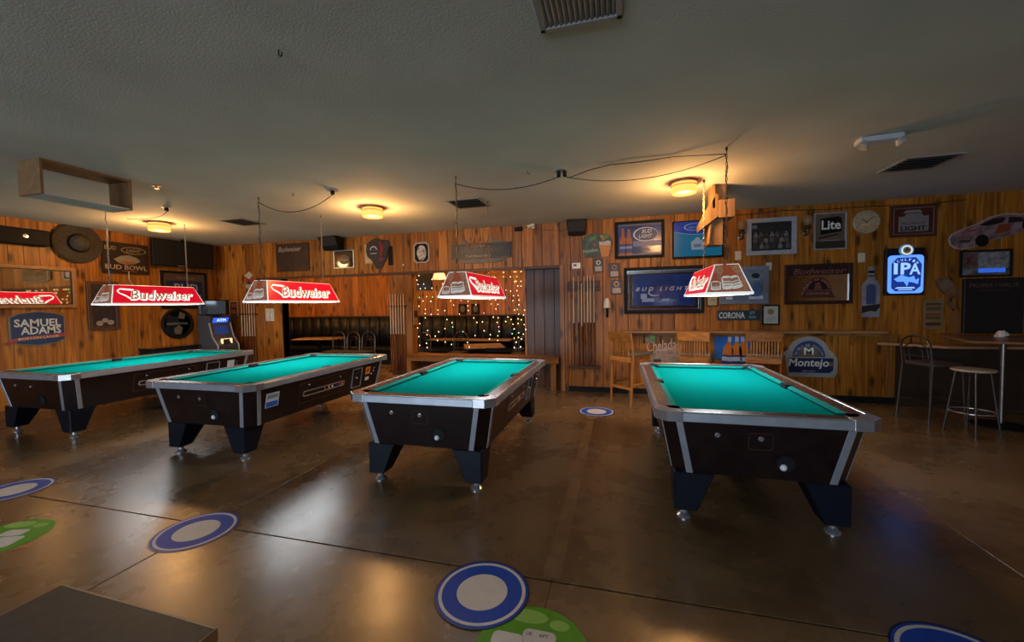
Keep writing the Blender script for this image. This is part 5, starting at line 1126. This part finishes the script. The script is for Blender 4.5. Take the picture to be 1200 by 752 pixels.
# cash machine with a box on top
t = thing('cash_machine', 'grey cash machine with a lit blue sign in the left corner', 'cash machine', (-8.36, 6.7, 0), R(90))
prof = [(.26, 0), (-.26, 0), (-.26, .82), (-.12, 1.0), (-.04, 1.3), (-.1, 1.42), (.0, 1.46), (.26, 1.46)]   # (y, z), front is -y
MB().add([(-.24, y, z) for y, z in prof]+[(.24, y, z) for y, z in prof], [tuple(range(8)), tuple(reversed(range(8, 16)))]+[(i, 8+i, 8+(i+1) % 8, (i+1) % 8) for i in range(8)]).obj('cabinet', mat('machine_grey', (.05, .055, .065), rough=.35), t, bevel=.012, seg=2)
for s in (-1, 1):
    MB().tube([(s*.235, -.262, .1), (s*.235, -.265, .82), (s*.235, -.13, 1.0), (s*.235, -.05, 1.3)], .014, 8).obj('edge_trim', GREYP, t, smooth=True)
fm = lambda y0, z0, y1, z1, x0, x1, off: [(x0, y0-off, z0+off*.3), (x1, y0-off, z0+off*.3), (x1, y1-off, z1+off*.3), (x0, y1-off, z1+off*.3)]
def slab_(name, y0, z0, y1, z1, x0, x1, m, off=.004, par=None):
    a = fm(y0, z0, y1, z1, x0, x1, off); b = fm(y0, z0, y1, z1, x0, x1, -.004)
    return MB().hexa(b, a).obj(name, m, par or t)
slab_('lit_sign', -.05, 1.31, -.095, 1.41, -.17, .17, mat('machine_sign_glow', (0, .02, .1), emit=(.03, .12, 1.0), es=.8, var=0, sample=False))
text(t, 'ATM', 0, 1.36, .2, .06, -.085, mat('machine_letters', (.5, .6, .8), emit=(.6, .75, 1), es=.9, var=0, sample=False), d=.006)
slab_('screen', -.105, 1.06, -.055, 1.24, -.15, .15, mat('machine_screen', (0, .01, .05), emit=srgb(35, 60, 130), es=.35, var=.6, scale=12, sample=False))
q = MB(); q.box(-.12, .1, -.24, -.2, .955, .965); q.box(-.12, -.105, -.25, -.2, .86, .965); q.box(.085, .1, -.25, -.2, .86, .965)
q.obj('lit_frame', mat('machine_amber', (.3, .2, .1), emit=(1, .62, .3), es=1.0, var=0, sample=False), t)
slab_('keypad', -.24, .85, -.15, .96, -.1, .08, BLACK, off=.01); MB().box(-.09, .09, -.275, -.25, .62, .74).obj('cash_tray', BLACKG, t, bevel=.006)
t = thing('black_monitor', 'small black monitor resting on top of the cash machine', 'monitor', (-8.36, 6.62, 1.46), R(20))
MB().box(-.29, .29, -.06, .04, .015, .33).obj('casing', BLACK, t, bevel=.01); MB().prism(rect(-.27, .27, .035, .31), -.062, -.06).obj('screen', BLACKG, t); MB().box(-.12, .12, -.09, .09, 0, .016).obj('foot', BLACK, t)
t = thing('low_cabinet', 'low black cabinet against the left wall before the cash machine', 'cabinet', (XL+.22, 5.95, 0), R(90))
MB().box(-.42, .42, -.18, .18, 0, .84).obj('body', BLACK, t, bevel=.01); MB().box(-.44, .44, -.2, .2, .84, .87).obj('top', BLACKG, t, bevel=.006)
for x in (-.2, .2): MB().box(x-.19, x+.19, -.192, -.18, .06, .8).obj('door', BLACKG, t, bevel=.004)

# ================================================================== CEILING
DIM = mat('vent_dark', (.02, .02, .02), rough=.7); VENTM = mat('vent_enamel', (.3, .29, .27), rough=.5, var=.1)
def diffuser(x, y, s, label, rz=0):
    t = thing('ceiling_vent', label, 'vent', (x, y, CEIL), rz, group='square ceiling vents')
    MB().box(-s/2+.03, s/2-.03, -s/2+.03, s/2-.03, -.004, 0).obj('dark_throat', DIM, t)
    fr = MB(); a, b = s/2, s/2-.035
    fr.add([(-a, -a, -.01), (a, -a, -.01), (a, a, -.01), (-a, a, -.01), (-b, -b, -.01), (b, -b, -.01), (b, b, -.01), (-b, b, -.01), (-a, -a, 0), (a, -a, 0), (a, a, 0), (-a, a, 0)],
           [(i, (i+1) % 4, 4+(i+1) % 4, 4+i) for i in range(4)]+[(i, 8+i, 8+(i+1) % 4, (i+1) % 4) for i in range(4)])
    fr.obj('frame', VENTM, t)
    for k in range(5):
        yy = -b+2*b*(k+.5)/5
        MB().hexa([(-b, yy-.035, -.022), (b, yy-.035, -.022), (b, yy-.03, -.022), (-b, yy-.03, -.022)], [(-b, yy+.02, -.002), (b, yy+.02, -.002), (b, yy+.025, -.002), (-b, yy+.025, -.002)]).obj('louvre', VENTM, t)
diffuser(-2.07, 5.43, .5, 'square ceiling vent before the fairy-light window'); diffuser(-6.06, 5.36, .48, 'square ceiling vent near the left corner'); diffuser(3.14, 5.4, .5, 'square ceiling vent on the right near the twin-head light')
t = thing('return_air_grille', 'large louvred return grille at the top edge of the picture', 'vent', (-.185, 1.86, CEIL))
w, l = .21, .31
fr = MB(); fr.box(-w, w, -l, -l+.03, -.016, 0); fr.box(-w, w, l-.03, l, -.016, 0); fr.box(-w, -w+.03, -l, l, -.016, 0); fr.box(w-.03, w, -l, l, -.016, 0); fr.obj('frame', VENTM, t, bevel=.003)
MB().box(-w+.03, w-.03, -l+.03, l-.03, -.003, 0).obj('dark_throat', DIM, t)
for k in range(14):
    x = -w+.04+(2*w-.08)*k/13
    MB().hexa([(x-.012, -l+.03, -.014), (x-.008, -l+.03, -.014), (x-.008, l-.03, -.014), (x-.012, l-.03, -.014)], [(x+.006, -l+.03, -.002), (x+.01, -l+.03, -.002), (x+.01, l-.03, -.002), (x+.006, l-.03, -.002)]).obj('louvre', VENTM, t)
t = thing('emergency_light', 'white emergency light with two lamp heads on the ceiling', 'emergency light', (2.27, 4.42, CEIL), R(-4))
MB().box(-.16, .16, -.07, .07, -.05, 0).obj('housing', mat('emergency_grey', (.42, .42, .44), rough=.45), t, bevel=.012, seg=2)
for s in (-1, 1):
    MB().lathe([(0, -.02), (.03, -.02), (.05, .025), (.046, .033), (0, .028)], 18).obj('lamp_head', mat('emergency_lens', (.3, .29, .26), rough=.3), t, mtx=Matrix.Translation((s*.13, -.06, -.07)) @ Matrix.Rotation(R(180), 4, 'X') @ Matrix.Rotation(R(s*35), 4, 'Y'), smooth=True)
# cables swagged along the ceiling
t = thing('ceiling_outlet', 'round ceiling outlet with two black plugs and swagged cords, middle', 'outlet', (-.61, 4.42, CEIL), group='ceiling outlets')
MB().lathe([(0, 0), (.075, 0), (.07, -.012), (0, -.014)], 20).obj('plate', VENTM, t)
for x in (-.02, .045): MB().box(x-.018, x+.018, -.02, .02, -.075, -.012).obj('plug', BLACK, t, bevel=.005)
MB().tube(sag((-.02, 0, -.07), (-1.2, -.09, -.06), .1), .005, 5).obj('cord', CABLE, t, smooth=True)
MB().tube([(.045, 0, -.075), (.1, 0, -.09), (.3, -.02, -.04), (.52, -.04, -.012), (.8, -.06, -.02), (1.13, -.08, -.012), (1.4, -.12, -.04), (1.6, -.15, -.06)], .005, 5).obj('cord', CABLE, t, smooth=True)
MB().tube(sag((.07, 0, -.085), (1.6, -.15, -.07), .12), .004, 5).obj('cord', CABLE, t, smooth=True)
t = thing('ceiling_outlet', 'round ceiling outlet with one swagged cord left of the middle ceiling lamp', 'outlet', (-3.41, 4.27, CEIL), group='ceiling outlets')
MB().lathe([(0, 0), (.075, 0), (.07, -.012), (0, -.014)], 20).obj('plate', VENTM, t); MB().box(-.018, .018, -.02, .02, -.06, -.012).obj('plug', BLACK, t, bevel=.005); MB().tube(sag((0, 0, -.06), (-1.13, -.02, -.06), .17), .005, 5).obj('cord', CABLE, t, smooth=True)
t = thing('ceiling_outlet', 'ceiling outlet with a short cord beside the leftmost ceiling lamp', 'outlet', (-6.14, 4.25, CEIL), group='ceiling outlets')
MB().lathe([(0, 0), (.05, 0), (.05, -.01), (0, -.012)], 16).obj('plate', VENTM, t); MB().box(-.018, .018, -.02, .02, -.06, -.01).obj('plug', BLACK, t, bevel=.004); MB().tube(bez((0, 0, -.06), (-.1, .02, -.17), (-.75, -.02, -.12)), .004, 5).obj('cord', CABLE, t, smooth=True)
for x, y, lb in ((-1.84, 1.9, 'small black ceiling hook alone in the foreground'), (-3.97, 4.23, 'small black ceiling hook above the swagged cord, left'), (-.96, 4.33, 'small black ceiling hook near the twin-plug outlet')):
    o = MB().tube([(0, 0, 0), (0, 0, -.03), (.012, 0, -.04), (.022, 0, -.03), (.02, 0, -.018)], .004, 6).obj('ceiling_hook', CABLE, None, loc=(x, y, CEIL)); tag(o, lb, 'hook', 'ceiling hooks')
t = thing('sprinkler_head', 'small brass sprinkler head in the ceiling by the wooden frame', 'sprinkler', (-5.19, 3.5, CEIL)); MB().lathe([(0, 0), (.045, 0), (.04, -.006), (.012, -.01), (.012, -.03), (.025, -.034), (0, -.036)], 16).obj('head', mat('sprinkler_brass', (.5, .25, .12), rough=.3, metal=.8), t, smooth=True)
# open wooden frame hanging from the ceiling, upper left
t = thing('hanging_wooden_frame', 'open wooden box frame fixed to the ceiling, upper left', 'box frame', (-5.4, 2.9, CEIL))
CARD = mat('frame_brown_board', (.2, .105, .042), rough=.6, var=.2)
MB().box(-.16, .16, -.36, -.335, -.33, 0).obj('end_board', CARD, t, bevel=.003); MB().box(-.16, .16, .355, .38, -.33, 0).obj('end_board', CARD, t, bevel=.003)
MB().box(-.16, .16, -.335, .355, -.02, 0).obj('top_board', CARD, t, bevel=.003); MB().box(-.16, .16, -.335, .355, -.33, -.315).obj('bottom_board', PLASTER, t, bevel=.003)
# plywood box hanging beside the right lamp
t = thing('hanging_plywood_box', 'plywood box hanging from the ceiling behind the right lamp chain', 'box', (1.2, 5.58, CEIL))
MB().box(-.04, .1, .0, .2, -.2, 0).obj('hanger_board', PLY, t, bevel=.003)
MB().box(-.075, -.04, -.06, .2, -.3, -.01).obj('side_cheek', PLY, t, bevel=.003)
MB().add([(-.21, -.06, -.47), (-.21, -.06, -.56), (.0, -.06, -.4), (.0, -.06, -.14), (-.03, -.06, -.12), (-.21, .2, -.47), (-.21, .2, -.56), (.0, .2, -.4), (.0, .2, -.14), (-.03, .2, -.12)], [(0, 1, 2, 3, 4), (9, 8, 7, 6, 5), (0, 5, 6, 1), (1, 6, 7, 2), (2, 7, 8, 3), (3, 8, 9, 4), (4, 9, 5, 0)]).obj('slanted_front', PLY, t, bevel=.003)
MB().box(.0, .18, -.06, .2, -.42, -.2).obj('rear_box', PLY, t, bevel=.003); MB().box(.08, .12, .02, .06, -.2, -.16).obj('knob', BLACK, t, bevel=.003)
MB().box(-.12, .06, .0, .2, -.75, -.42).obj('lower_box', PLY, t, bevel=.003); MB().tube([(-.11, -.02, -.74), (-.09, -.02, -.5)], .022, 8).obj('dowel', PLY, t)
